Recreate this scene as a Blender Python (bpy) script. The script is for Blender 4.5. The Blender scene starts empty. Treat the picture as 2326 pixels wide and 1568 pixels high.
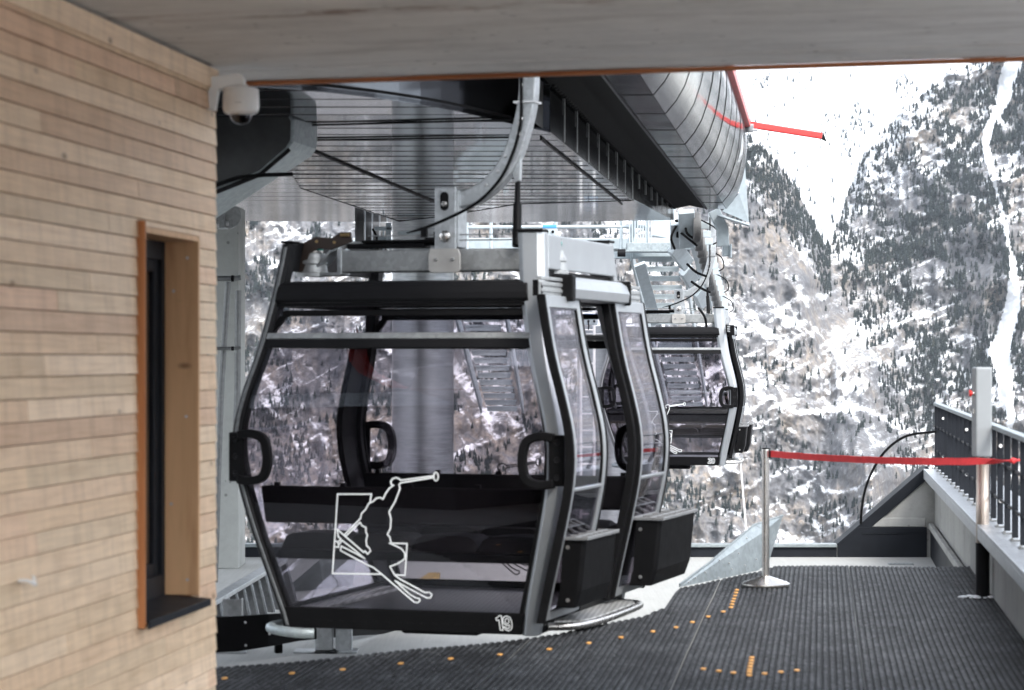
import bpy, bmesh, math, random
import numpy as np
from mathutils import Vector, Matrix
random.seed(7); rng = np.random.default_rng(11)
S = bpy.context.scene
COL = S.collection
F = 5742.0; CX = 1162.5; HY = 812.0; EYE = 1.6
PI = math.pi

def W(px, py, Y):                      # point at depth Y seen at (px,py) of the survey photo
    return Vector(((px-CX)/F*Y, Y, EYE+(HY-py)/F*Y))
def G(px, py, z=0.0):                  # point on the horizontal plane z
    Y = F*(EYE-z)/(py-HY)
    return Vector(((px-CX)/F*Y, Y, z))

# ------------------------------------------------------------------ materials
def newmat(name):
    m = bpy.data.materials.new(name); m.use_nodes = True
    nt = m.node_tree; nt.nodes.clear()
    out = nt.nodes.new('ShaderNodeOutputMaterial')
    return m, nt, out
def N(nt, typ, **kw):
    n = nt.nodes.new(typ)
    for k, v in kw.items():
        if k in n.inputs: n.inputs[k].default_value = v
        else: setattr(n, k, v)
    return n
def L(nt, a, b): nt.links.new(a, b)
def rgba(c): return (c[0], c[1], c[2], 1.0)
def ramp(nt, fac, stops):
    r = nt.nodes.new('ShaderNodeValToRGB'); L(nt, fac, r.inputs[0])
    while len(r.color_ramp.elements) < len(stops): r.color_ramp.elements.new(0.5)
    for e, (p, c) in zip(r.color_ramp.elements, stops):
        e.position = p; e.color = rgba(c) if len(c) == 3 else c
    return r.outputs[0]
def mixc(nt, fac, a, b, blend='MIX'):
    m = nt.nodes.new('ShaderNodeMix'); m.data_type = 'RGBA'; m.blend_type = blend
    for sock, v in ((m.inputs[0], fac), (m.inputs[6], a), (m.inputs[7], b)):
        if isinstance(v, (int, float)): sock.default_value = v
        elif isinstance(v, (tuple, list)): sock.default_value = rgba(v)
        else: L(nt, v, sock)
    return m.outputs[2]
def math_(nt, op, a, b=None, clamp=False):
    m = nt.nodes.new('ShaderNodeMath'); m.operation = op; m.use_clamp = clamp
    for i, v in enumerate((a, b)):
        if v is None: continue
        if isinstance(v, (int, float)): m.inputs[i].default_value = v
        else: L(nt, v, m.inputs[i])
    return m.outputs[0]
def coords(nt, kind='Object', scale=(1,1,1), rot=(0,0,0)):
    tc = nt.nodes.new('ShaderNodeTexCoord'); mp = nt.nodes.new('ShaderNodeMapping')
    mp.inputs['Scale'].default_value = scale; mp.inputs['Rotation'].default_value = rot
    L(nt, tc.outputs[kind], mp.inputs[0]); return mp.outputs[0]
def noise(nt, vec, scale, detail=4, rough=0.55, dist=0.0):
    n = N(nt, 'ShaderNodeTexNoise', Scale=scale, Detail=detail, Roughness=rough, Distortion=dist)
    L(nt, vec, n.inputs['Vector']); return n.outputs[0]
def bump(nt, h, strength=0.3, dist=0.01):
    b = N(nt, 'ShaderNodeBump', Strength=strength, Distance=dist); L(nt, h, b.inputs['Height']); return b.outputs[0]

def simple(name, c, rough=0.5, metal=0.0, var=0.15, vscale=6.0, bstr=0.0, bscale=60.0, stretch=(1,1,1), spec=0.5):
    m, nt, out = newmat(name)
    p = N(nt, 'ShaderNodeBsdfPrincipled', Roughness=rough, Metallic=metal)
    p.inputs['Specular IOR Level'].default_value = spec
    v = coords(nt, 'Object', stretch)
    n = noise(nt, v, vscale, 6, 0.65)
    lo = tuple(x*(1-var) for x in c); hi = tuple(min(1, x*(1+var)) for x in c)
    L(nt, ramp(nt, n, [(0.3, lo), (0.7, hi)]), p.inputs['Base Color'])
    n2 = noise(nt, v, vscale*3.1, 4)
    r = math_(nt, 'MULTIPLY_ADD', n2, 0.25*rough+0.03); r.node.inputs[2].default_value = rough-0.12*rough
    L(nt, r, p.inputs['Roughness'])
    if bstr > 0:
        L(nt, bump(nt, noise(nt, v, bscale, 4), bstr, 0.004), p.inputs['Normal'])
    L(nt, p.outputs[0], out.inputs[0]); return m

M = {}
M['silver'] = simple('silver_paint', (0.31,0.325,0.335), 0.46, 0.7, 0.05, 3)
M['darkgrey'] = simple('dark_grey_paint', (0.012,0.012,0.013), 0.42, 0.0, 0.12, 5, spec=0.06)
M['black'] = simple('black_plastic', (0.007,0.007,0.0075), 0.5, 0.0, 0.2, 9, 0.1, 180, spec=0.06)
M['rubber'] = simple('black_rubber', (0.007,0.007,0.0075), 0.5, 0.0, 0.25, 12, spec=0.06)
M['blackmetal'] = simple('black_powder_coat', (0.006,0.006,0.0065), 0.42, 0.0, 0.2, 5, 0.12, 220, spec=0.06)
M['anthracite'] = simple('anthracite_sheet', (0.014,0.016,0.020), 0.5, 0.0, 0.2, 3, 0.05, 40, spec=0.12)
M['steel'] = simple('stainless_steel', (0.55,0.53,0.50), 0.25, 0.95, 0.08, 3, 0.05, 200, (1,1,0.05))
M['bolt'] = simple('zinc_bolt', (0.5,0.5,0.5), 0.3, 0.9, 0.1, 20)
M['red'] = simple('red_paint', (0.52,0.022,0.018), 0.35, 0.0, 0.1, 3)
M['tape'] = simple('red_webbing', (0.78,0.050,0.055), 0.7, 0.0, 0.12, 14, 0.3, 300)
M['white'] = simple('white_plastic', (0.80,0.79,0.775), 0.4, 0.0, 0.04, 4)
M['whitesteel'] = simple('pale_galvanised_steel', (0.38,0.43,0.45), 0.45, 0.35, 0.14, 9, 0.1, 60)
M['orange'] = simple('orange_marker', (0.66,0.33,0.085), 0.6, 0.0, 0.2, 50)
M['blue'] = simple('blue_lid', (0.06,0.26,0.62), 0.4, 0.0, 0.1, 5)
M['brownplate'] = simple('brown_black_plate', (0.035,0.024,0.019), 0.4, 0.2, 0.15, 8)
M['teal'] = simple('teal_ring', (0.03,0.16,0.14), 0.35)
M['racktop'] = simple('rack_grey', (0.15,0.153,0.155), 0.45, 0.1, 0.1, 6)
M['graphic'] = simple('white_decal', (0.72,0.74,0.74), 0.5, 0.0, 0.03)
M['graphicbacklit'] = simple('decal_backlit', (0.03,0.03,0.035), 0.6, 0.0, 0.1)  # backlit darkness of the far decal put into its colour
M['seat'] = simple('black_seat_cushion', (0.009,0.0085,0.0095), 0.6, 0.0, 0.2, 20, 0.2, 150, spec=0.06)
M['snow'] = simple('snow_clump', (0.82,0.84,0.86), 0.7, 0.0, 0.05, 10, 0.4, 60)
M['brass'] = simple('brass', (0.6,0.42,0.2), 0.3, 0.9, 0.1)

def mk_galv(name, base=(0.42,0.44,0.45), rough=0.42, metal=0.75):
    m, nt, out = newmat(name)
    p = N(nt, 'ShaderNodeBsdfPrincipled', Roughness=rough, Metallic=metal)
    v = coords(nt, 'Object')
    vo = N(nt, 'ShaderNodeTexVoronoi', Scale=38.0); L(nt, v, vo.inputs['Vector'])
    n = noise(nt, v, 5, 6, 0.7)
    f = math_(nt, 'ADD', math_(nt, 'MULTIPLY', vo.outputs['Color'], 0.35), math_(nt, 'MULTIPLY', n, 0.75))
    L(nt, ramp(nt, f, [(0.25, tuple(x*0.70 for x in base)), (0.8, tuple(min(1,x*1.22) for x in base))]), p.inputs['Base Color'])
    L(nt, math_(nt, 'MULTIPLY_ADD', n, 0.35), p.inputs['Roughness'])
    p.inputs['Roughness'].links[0].from_node.inputs[2].default_value = rough-0.15
    L(nt, bump(nt, n, 0.08, 0.005), p.inputs['Normal'])
    L(nt, p.outputs[0], out.inputs[0]); return m
M['galv'] = mk_galv('galvanised_steel')
M['handrail'] = mk_galv('weathered_tube', (0.15,0.155,0.155), 0.45, 0.7)
M['galvdark'] = mk_galv('galvanised_steel_dull', (0.30,0.31,0.31), 0.5, 0.6)
M['sheet'] = mk_galv('galvanised_sheet', (0.27,0.305,0.315), 0.5, 0.55)

def mk_mirror(name, base, rough, wave=0.02, wscale=(0.8,4,1), tint=0.5):
    m, nt, out = newmat(name)
    p = N(nt, 'ShaderNodeBsdfPrincipled', Roughness=rough, Metallic=0.92)
    v = coords(nt, 'Object', wscale)
    n = noise(nt, v, 1.0, 2, 0.5, 0.3)
    L(nt, bump(nt, n, wave, 0.25), p.inputs['Normal'])
    p.inputs['Specular Tint'].default_value = (tint, tint, tint*1.03, 1)
    n2 = noise(nt, coords(nt, 'Object'), 3, 6, 0.7)
    L(nt, ramp(nt, n2, [(0.3, tuple(x*0.9 for x in base)), (0.7, base)]), p.inputs['Base Color'])
    r = math_(nt, 'MULTIPLY_ADD', n2, 0.06); r.node.inputs[2].default_value = rough-0.02
    L(nt, r, p.inputs['Roughness'])
    L(nt, p.outputs[0], out.inputs[0]); return m
M['soffit'] = mk_mirror('soffit_aluminium', (0.34,0.36,0.39), 0.07, 0.003, (0.5,0.5,1), 0.65)
M['hull'] = mk_mirror('hull_aluminium', (0.125,0.132,0.148), 0.05, 0.002, (0.5,0.5,1), 0.55)
M['clad'] = mk_mirror('brushed_cladding', (0.085,0.09,0.10), 0.11, 0.05, (0.5,0.5,0.9), 0.30)
M['fascia'] = mk_mirror('fascia_aluminium', (0.10,0.105,0.115), 0.10, 0.04, (0.7,0.7,3), 0.20)

def mk_brush():
    m, nt, out = newmat('slot_brush')
    p = N(nt, 'ShaderNodeBsdfPrincipled', Roughness=0.7)
    p.inputs['Specular IOR Level'].default_value = 0.05
    v = coords(nt, 'Object', (1,1,1), (0,0,0.122))
    n = noise(nt, coords(nt, 'Object', (9,70,1), (0,0,0.35)), 2.0, 5, 0.7)
    L(nt, ramp(nt, n, [(0.35,(0.0025,0.0025,0.0025)),(0.62,(0.008,0.008,0.008)),(0.74,(0.05,0.052,0.05))]), p.inputs['Base Color'])
    L(nt, bump(nt, n, 0.6, 0.02), p.inputs['Normal'])
    L(nt, p.outputs[0], out.inputs[0]); return m
M['brush'] = mk_brush()

def mk_column():
    m, nt, out = newmat('column_steel')
    p = N(nt, 'ShaderNodeBsdfPrincipled', Roughness=0.30, Metallic=0.85)
    n = noise(nt, coords(nt, 'Object', (1.2,1.2,14)), 2.5, 8, 0.7, 0.3)
    n2 = noise(nt, coords(nt, 'Object'), 2.0, 4)
    f = math_(nt, 'ADD', math_(nt,'MULTIPLY',n,0.6), math_(nt,'MULTIPLY',n2,0.4))
    L(nt, ramp(nt, f, [(0.34,(0.20,0.215,0.225)),(0.5,(0.33,0.35,0.36)),(0.68,(0.42,0.44,0.45))]), p.inputs['Base Color'])
    L(nt, bump(nt, n, 0.25, 0.02), p.inputs['Normal'])
    L(nt, p.outputs[0], out.inputs[0]); return m
M['column'] = mk_column()

def mk_concrete(name, base, stain=0.25, boards=None, rust=False, rough=0.8, pores=True):
    m, nt, out = newmat(name)
    p = N(nt, 'ShaderNodeBsdfPrincipled', Roughness=rough)
    p.inputs['Specular IOR Level'].default_value = 0.3
    v = coords(nt, 'Object')
    n = noise(nt, v, 1.6, 8, 0.65)
    n2 = noise(nt, v, 14, 5, 0.7)
    f = math_(nt, 'ADD', math_(nt,'MULTIPLY',n,0.7), math_(nt,'MULTIPLY',n2,0.3))
    col = ramp(nt, f, [(0.3, tuple(x*(1-stain) for x in base)), (0.5, base), (0.7, tuple(min(1,x*(1+stain*0.5)) for x in base))])
    h = n2
    if pores:
        vo = N(nt, 'ShaderNodeTexVoronoi', Scale=9.0); L(nt, v, vo.inputs['Vector'])
        big = noise(nt, v, 4.0, 2)
        pore = math_(nt, 'MULTIPLY', math_(nt,'LESS_THAN', vo.outputs['Distance'], 0.13), math_(nt,'GREATER_THAN', big, 0.50))
        col = mixc(nt, math_(nt,'MULTIPLY',pore,0.65), col, tuple(x*0.3 for x in base))
    if rust:
        sx = noise(nt, coords(nt,'Object',(0.9,3.0,1),(0,0,0.0)), 1.0, 7, 0.75, 0.5)
        col = mixc(nt, math_(nt,'MULTIPLY', ramp(nt, sx, [(0.50,(0,0,0)),(0.68,(1,1,1))]), 0.5), col, (0.30,0.28,0.25))
        s2 = noise(nt, coords(nt,'Object',(1.1,1.0,1)), 1.6, 6, 0.75, 0.4)
        s3 = noise(nt, coords(nt,'Object',(0.6,6.5,1)), 1.0, 4, 0.6)
        band = math_(nt,'MULTIPLY', ramp(nt, s3, [(0.48,(0,0,0)),(0.58,(1,1,1))]), ramp(nt, s2, [(0.46,(0,0,0)),(0.60,(1,1,1))]))
        sy_ = nt.nodes.new('ShaderNodeSeparateXYZ'); L(nt, v, sy_.inputs[0])
        dist = math_(nt,'ABSOLUTE', math_(nt,'SUBTRACT', sy_.outputs['Y'], 3.36))
        near_ = math_(nt,'SUBTRACT', 1.0, math_(nt,'MULTIPLY', dist, 8.0), True)
        blot = noise(nt, coords(nt,'Object',(2.2,7,1)), 1.0, 5, 0.75, 0.4)
        band = math_(nt,'MULTIPLY', near_, ramp(nt, blot, [(0.48,(0,0,0)),(0.58,(1,1,1))]))
        col = mixc(nt, math_(nt,'MULTIPLY',band,0.95), col, (0.16,0.06,0.022))
    if boards:
        st = noise(nt, coords(nt,'Object',boards), 1.0, 5, 0.6)
        col = mixc(nt, 0.22, col, ramp(nt, st, [(0.35, tuple(x*0.7 for x in base)),(0.65, tuple(min(1,x*1.15) for x in base))]))
        h = math_(nt,'ADD', n2, st)
    L(nt, col, p.inputs['Base Color'])
    L(nt, bump(nt, h, 0.25, 0.006), p.inputs['Normal'])
    L(nt, p.outputs[0], out.inputs[0]); return m
M['concfloor'] = mk_concrete('brushed_concrete_floor', (0.38,0.385,0.37), 0.12, (60,2.0,1), pores=False)
M['conc'] = mk_concrete('parapet_concrete', (0.33,0.33,0.315), 0.38, (5,5,0.6))
M['concpillar'] = mk_concrete('pillar_concrete', (0.30,0.31,0.295), 0.25)
M['ceiling'] = mk_concrete('board_marked_concrete', (0.74,0.735,0.715), 0.26, (0.5,7,1), rust=True)

def mk_wood(name, base, dark, var_attr=True, grain=(2.5,2.5,60), island=True):
    m, nt, out = newmat(name)
    p = N(nt, 'ShaderNodeBsdfPrincipled', Roughness=0.6)
    p.inputs['Specular IOR Level'].default_value = 0.25
    v = coords(nt, 'Object', grain)
    g = noise(nt, v, 1.0, 6, 0.6, 0.6)
    col = ramp(nt, g, [(0.3, dark), (0.5, base), (0.72, tuple(min(1,x*1.12) for x in base))])
    if island:
        ge = nt.nodes.new('ShaderNodeNewGeometry')
        rnd = ge.outputs['Random Per Island']
        tint = ramp(nt, rnd, [(0.0,(0.84,0.73,0.67)),(0.25,(1.0,0.93,0.84)),(0.45,(0.88,0.85,0.78)),(0.7,(1.12,1.09,1.06)),(0.85,(1.0,0.95,0.88)),(1.0,(1.02,0.87,0.82))])
        col = mixc(nt, 1.0, col, tint, 'MULTIPLY')
        # planed shimmer across the boards
        off = nt.nodes.new('ShaderNodeCombineXYZ')
        for q_ in range(3): L(nt, math_(nt,'MULTIPLY', rnd, 61.0+17*q_), off.inputs[q_])
        ad = nt.nodes.new('ShaderNodeVectorMath'); ad.operation = 'ADD'; L(nt, coords(nt,'Object',(7,7,1.0)), ad.inputs[0]); L(nt, off.outputs[0], ad.inputs[1])
        s = noise(nt, ad.outputs[0], 1.3, 4, 0.6, 0.8)
        col = mixc(nt, 0.42, col, ramp(nt, s, [(0.36,(0.76,0.73,0.70)),(0.50,(0.98,0.97,0.96)),(0.66,(1.12,1.12,1.12))]), 'MULTIPLY')
    kn = N(nt, 'ShaderNodeTexVoronoi', Scale=2.6); L(nt, coords(nt,'Object',(1,1,2.2)), kn.inputs['Vector'])
    k = ramp(nt, kn.outputs['Distance'], [(0.03,(1,1,1)),(0.10,(0,0,0))])
    col = mixc(nt, math_(nt,'MULTIPLY',k,0.7), col, (0.16,0.07,0.03))
    L(nt, col, p.inputs['Base Color'])
    L(nt, bump(nt, g, 0.15, 0.003), p.inputs['Normal'])
    L(nt, p.outputs[0], out.inputs[0]); return m
M['wood'] = mk_wood('larch_siding', (0.82,0.645,0.475), (0.73,0.545,0.375))
M['reveal'] = mk_wood('larch_reveal', (0.66,0.40,0.215), (0.54,0.30,0.15), grain=(14,14,1.2), island=False)
M['trim'] = mk_wood('orange_larch_trim', (0.50,0.21,0.085), (0.38,0.14,0.05), grain=(10,10,1.2), island=False)
M['edge'] = mk_wood('brown_larch_edge', (0.36,0.14,0.06), (0.24,0.085,0.035), grain=(1,20,20), island=False)

def mk_glass(name, tint, refl=0.05, rough=0.0):
    m, nt, out = newmat(name)
    tr = N(nt, 'ShaderNodeBsdfTransparent'); tr.inputs[0].default_value = rgba(tint)
    gl = N(nt, 'ShaderNodeBsdfGlossy', Roughness=rough); gl.inputs[0].default_value = (0.95,0.95,1,1)
    lw = N(nt, 'ShaderNodeLayerWeight', Blend=0.5)
    f = math_(nt, 'MULTIPLY', math_(nt, 'POWER', lw.outputs['Facing'], 5.0), 0.95)
    f = math_(nt, 'ADD', f, 0.022+refl, True)
    mx = nt.nodes.new('ShaderNodeMixShader'); L(nt, f, mx.inputs[0]); L(nt, tr.outputs[0], mx.inputs[1]); L(nt, gl.outputs[0], mx.inputs[2])
    L(nt, mx.outputs[0], out.inputs[0]); return m
M['glass'] = mk_glass('tinted_cabin_glass', (0.825,0.808,0.828), 0.020)
M['doorglass'] = mk_glass('door_glass', (0.82,0.81,0.835), 0.03)
M['acrylic'] = mk_glass('dark_acrylic', (0.45,0.42,0.46), 0.03)
M['domeglass'] = mk_glass('smoked_dome', (0.35,0.33,0.33), 0.03)
M['winglass'] = mk_glass('window_glass', (0.75,0.78,0.78), 0.02)

def mk_mat():
    m, nt, out = newmat('ribbed_rubber')
    p = N(nt, 'ShaderNodeBsdfPrincipled', Roughness=0.62)
    p.inputs['Specular IOR Level'].default_value = 0.12
    at = N(nt, 'ShaderNodeAttribute', attribute_name='rib')
    v = coords(nt, 'Object')
    n = noise(nt, v, 2.2, 6, 0.7)
    n3 = noise(nt, coords(nt,'Object',(18,5,1)), 1.5, 4, 0.6)
    wv = N(nt, 'ShaderNodeTexWave', Scale=14.0, Distortion=0.6); wv.bands_direction = 'Y'; L(nt, v, wv.inputs['Vector'])
    f = math_(nt,'ADD', math_(nt,'MULTIPLY', at.outputs['Fac'], 0.55), math_(nt,'MULTIPLY', math_(nt,'SUBTRACT',n,0.5), 1.5))
    f = math_(nt,'ADD', f, math_(nt,'MULTIPLY', math_(nt,'SUBTRACT',n3,0.5), 1.3))
    vq = N(nt, 'ShaderNodeTexVoronoi', Scale=1.0); L(nt, coords(nt,'Object',(28.6,9.0,1),(0,0,0.122)), vq.inputs['Vector'])
    pits = ramp(nt, vq.outputs['Distance'], [(0.10,(1,1,1)),(0.38,(0,0,0))])
    f = math_(nt,'ADD', f, math_(nt,'MULTIPLY', math_(nt,'SUBTRACT',wv.outputs['Fac'],0.5), 0.30))
    f = math_(nt,'SUBTRACT', f, math_(nt,'MULTIPLY', pits, 0.6))
    col = ramp(nt, f, [(0.0,(0.004,0.004,0.0045)),(0.40,(0.017,0.018,0.0195)),(0.85,(0.072,0.076,0.080))])
    sp = noise(nt, coords(nt,'Object',(10,30,1)), 2.2, 3, 0.5)
    big = noise(nt, v, 0.9, 2)
    s = math_(nt,'MULTIPLY', ramp(nt, sp, [(0.645,(0,0,0)),(0.70,(1,1,1))]), math_(nt,'GREATER_THAN',big,0.45))
    col = mixc(nt, math_(nt,'MULTIPLY',s,0.65), col, (0.40,0.41,0.42))
    L(nt, col, p.inputs['Base Color'])
    L(nt, bump(nt, wv.outputs['Fac'], 0.5, 0.006), p.inputs['Normal'])
    L(nt, p.outputs[0], out.inputs[0]); return m
M['mat'] = mk_mat()

def mk_checker(name, base):
    m, nt, out = newmat(name)
    p = N(nt, 'ShaderNodeBsdfPrincipled', Roughness=0.4, Metallic=0.7)
    ch = N(nt, 'ShaderNodeTexChecker', Scale=1.0); L(nt, coords(nt,'Object',(45,45,45),(0,0,0.6)), ch.inputs['Vector'])
    ch.inputs['Color1'].default_value = rgba(base); ch.inputs['Color2'].default_value = rgba(tuple(x*0.55 for x in base))
    L(nt, ch.outputs[0], p.inputs['Base Color'])
    L(nt, bump(nt, ch.outputs['Fac'], 0.6, 0.004), p.inputs['Normal'])
    L(nt, p.outputs[0], out.inputs[0]); return m
M['tread'] = mk_checker('tread_plate', (0.62,0.62,0.60))
M['cabfloor'] = mk_checker('cabin_floor_rubber', (0.22,0.22,0.22))

def mk_hazard():
    m, nt, out = newmat('hazard_stripes')
    p = N(nt, 'ShaderNodeBsdfPrincipled', Roughness=0.6)
    wv = N(nt, 'ShaderNodeTexWave', Scale=2.4); wv.bands_direction = 'Y'; L(nt, coords(nt,'Object'), wv.inputs['Vector'])
    L(nt, ramp(nt, wv.outputs['Fac'], [(0.49,(0.02,0.02,0.02)),(0.51,(0.75,0.48,0.12))]), p.inputs['Base Color'])
    L(nt, p.outputs[0], out.inputs[0]); return m
M['hazard'] = mk_hazard()

def mk_terrain():
    m, nt, out = newmat('snowy_rock')
    p = N(nt, 'ShaderNodeBsdfPrincipled', Roughness=0.9)
    p.inputs['Specular IOR Level'].default_value = 0.1
    ge = nt.nodes.new('ShaderNodeNewGeometry'); pos = ge.outputs['Position']
    sep = nt.nodes.new('ShaderNodeSeparateXYZ'); L(nt, ge.outputs['Normal'], sep.inputs[0])
    a = N(nt, 'ShaderNodeAttribute', attribute_name='snow')
    def mp(sc):
        q = nt.nodes.new('ShaderNodeMapping'); q.inputs['Scale'].default_value = sc; L(nt, pos, q.inputs[0]); return q.outputs[0]
    n1 = noise(nt, mp((1/24,1/24,1/17)), 1.0, 8, 0.78)
    n2 = noise(nt, mp((1/4.2,1/4.2,1/2.8)), 1.0, 5, 0.75, 0.3)
    st = noise(nt, mp((1/15,1/15,1/26)), 1.0, 7, 0.75, 0.4)
    br = noise(nt, mp((1/7,1/7,1/6)), 1.0, 5, 0.75)
    f = math_(nt,'ADD', a.outputs['Fac'], math_(nt,'MULTIPLY', math_(nt,'SUBTRACT',n1,0.5), 0.65))
    f = math_(nt,'ADD', f, math_(nt,'MULTIPLY', math_(nt,'SUBTRACT',n2,0.5), 1.7))
    f = math_(nt,'ADD', f, math_(nt,'MULTIPLY', math_(nt,'SUBTRACT',sep.outputs['Z'],0.62), 0.42))
    snow = ramp(nt, f, [(0.37,(0,0,0)),(0.80,(1,1,1))])
    big = noise(nt, mp((1/150,1/150,1/100)), 1.0, 4, 0.6)
    rock = ramp(nt, st, [(0.30,(0.12,0.12,0.13)),(0.45,(0.22,0.215,0.215)),(0.58,(0.33,0.275,0.22)),(0.7,(0.38,0.34,0.29))])
    rock = mixc(nt, ramp(nt, big, [(0.40,(1,1,1)),(0.60,(0,0,0))]), rock, (0.17,0.172,0.182))
    scrub = ramp(nt, br, [(0.40,(0,0,0)),(0.56,(1,1,1))])
    rock = mixc(nt, math_(nt,'MULTIPLY',scrub,0.55), rock, (0.060,0.058,0.055))
    L(nt, mixc(nt, snow, rock, (0.84,0.86,0.88)), p.inputs['Base Color'])
    L(nt, bump(nt, n2, 0.5, 3.0), p.inputs['Normal'])
    L(nt, p.outputs[0], out.inputs[0]); return m
M['terrain'] = mk_terrain()

def mk_tree():
    m, nt, out = newmat('conifer_foliage')
    p = N(nt, 'ShaderNodeBsdfPrincipled', Roughness=0.85)
    p.inputs['Specular IOR Level'].default_value = 0.1
    a = N(nt, 'ShaderNodeAttribute', attribute_name='tint')
    L(nt, ramp(nt, a.outputs['Fac'], [(0.0,(0.010,0.014,0.014)),(0.55,(0.020,0.026,0.023)),(0.80,(0.036,0.038,0.030)),(1.0,(0.16,0.17,0.175))]), p.inputs['Base Color'])
    L(nt, p.outputs[0], out.inputs[0]); return m
M['tree'] = mk_tree()

# ------------------------------------------------------------------ mesh helpers
def quadloop(bm, a, b):
    n = len(a)
    for i in range(n):
        j = (i+1) % n
        try: bm.faces.new((a[i], a[j], b[j], b[i]))
        except ValueError: pass
def loft(bm, rings, cap=True, closed=True):
    R = [[bm.verts.new(p) for p in r] for r in rings]
    for a, b in zip(R, R[1:]): quadloop(bm, a, b)
    if cap:
        bm.faces.new(R[0][::-1]); bm.faces.new(R[-1])
    return R
def box(bm, c, s, rz=0.0, mat=None):
    hx, hy, hz = s[0]/2, s[1]/2, s[2]/2
    m = Matrix.Translation(c) @ Matrix.Rotation(rz, 4, 'Z')
    if mat is not None: m = Matrix.Translation(c) @ mat
    v = [bm.verts.new(m @ Vector((x*hx, y*hy, z*hz))) for z in (-1,1) for x, y in ((-1,-1),(1,-1),(1,1),(-1,1))]
    bm.faces.new(v[3::-1]); bm.faces.new(v[4:])
    for i in range(4):
        j = (i+1) % 4; bm.faces.new((v[i], v[j], v[4+j], v[4+i]))
def prism(bm, pts, vec):               # planar polygon (3-D points) extruded by vec
    vec = Vector(vec); a = [bm.verts.new(p) for p in pts]; b = [bm.verts.new(Vector(p)+vec) for p in pts]
    bm.faces.new(a[::-1]); bm.faces.new(b); quadloop(bm, a, b)
def frames(pts):
    pts = [Vector(p) for p in pts]; T = []
    for i in range(len(pts)):
        a = pts[max(0, i-1)]; b = pts[min(len(pts)-1, i+1)]; T.append((b-a).normalized())
    up = Vector((0,0,1)) if abs(T[0].z) < 0.9 else Vector((0,1,0))
    n = (up - T[0]*up.dot(T[0])).normalized(); out = []
    for p, t in zip(pts, T):
        n = (n - t*n.dot(t)).normalized(); out.append((p, n, t.cross(n)))
    return out
def tube(bm, pts, r, n=10, cap=True):
    rs = r if isinstance(r, (list, tuple)) else [r]*len(pts)
    rings = []
    for (p, u, v), rr in zip(frames(pts), rs):
        rings.append([p + (u*math.cos(2*PI*k/n)+v*math.sin(2*PI*k/n))*rr for k in range(n)])
    loft(bm, rings, cap)
def bar(bm, pts, w, h, hint=None):     # rectangular sweep; w along the side axis, h along hint/up
    pts = [Vector(p) for p in pts]; rings = []
    up = Vector(hint) if hint is not None else Vector((0,0,1))
    for i, p in enumerate(pts):
        a = pts[max(0,i-1)]; b = pts[min(len(pts)-1,i+1)]; t = (b-a).normalized()
        s = t.cross(up).normalized(); u = s.cross(t).normalized()
        rings.append([p-s*w/2-u*h/2, p+s*w/2-u*h/2, p+s*w/2+u*h/2, p-s*w/2+u*h/2])
    loft(bm, rings)
def cyl(bm, a, b, r, n=16): tube(bm, [a, b], r, n)
def lathe(bm, prof, c=(0,0,0), n=28, axis='Z'):
    c = Vector(c); rings = []
    for r, z in prof:
        ring = []
        for k in range(n):
            x, y = r*math.cos(2*PI*k/n), r*math.sin(2*PI*k/n)
            ring.append(c + (Vector((x,y,z)) if axis == 'Z' else Vector((z,x,y)) if axis == 'X' else Vector((x,z,y))))
        rings.append(ring)
    loft(bm, rings)
def spline(pts, n=8):
    pts = [Vector(p) for p in pts]; out = []
    for i in range(len(pts)-1):
        p0 = pts[max(0,i-1)]; p1 = pts[i]; p2 = pts[i+1]; p3 = pts[min(len(pts)-1,i+2)]
        for k in range(n):
            t = k/n
            out.append(0.5*((2*p1)+(p2-p0)*t+(2*p0-5*p1+4*p2-p3)*t*t+(-p0+3*p1-3*p2+p3)*t**3))
    out.append(pts[-1]); return out
def BM(): return bmesh.new()

def link(name, bm, mat, parent=None, world=False, bevel=0.0, smooth=False, segs=2):
    bmesh.ops.recalc_face_normals(bm, faces=bm.faces)
    me = bpy.data.meshes.new(name); bm.to_mesh(me); bm.free()
    if isinstance(mat, (list, tuple)):
        for x in mat: me.materials.append(x)
    else: me.materials.append(mat)
    o = bpy.data.objects.new(name, me); COL.objects.link(o)
    if parent is not None:
        if world:
            root = parent
            while root.parent: root = root.parent
            me.transform((Matrix.Translation(root.location) @ root.rotation_euler.to_matrix().to_4x4()).inverted())
        o.parent = parent
    if smooth:
        me.polygons.foreach_set('use_smooth', [True]*len(me.polygons))
        md = o.modifiers.new('edge', 'EDGE_SPLIT'); md.split_angle = math.radians(40)
    if bevel > 0:
        md = o.modifiers.new('bevel', 'BEVEL'); md.width = bevel; md.segments = segs; md.limit_method = 'ANGLE'; md.angle_limit = math.radians(35)
        md.harden_normals = False
    return o
def each(name, bm, mat, parent, world=False, bevel=0.0, smooth=False, segs=2):
    bm.verts.index_update(); seen = set(); last = None     # every loose piece becomes a part of its own
    for v0 in list(bm.verts):
        if v0.index in seen: continue
        isl = []; st = [v0]; seen.add(v0.index)
        while st:
            v = st.pop(); isl.append(v)
            for e in v.link_edges:
                w = e.other_vert(v)
                if w.index not in seen: seen.add(w.index); st.append(w)
        nb = bmesh.new(); mp = {v: nb.verts.new(v.co) for v in isl}
        for f in {f for v in isl for f in v.link_faces}: nb.faces.new([mp[v] for v in f.verts])
        last = link(name, nb, mat, parent, world, bevel, smooth, segs)
    bm.free(); return last
def tag(o, label=None, cat=None, group=None, kind=None):
    if label: o['label'] = label
    if cat: o['category'] = cat
    if group: o['group'] = group
    if kind: o['kind'] = kind
    return o
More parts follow.
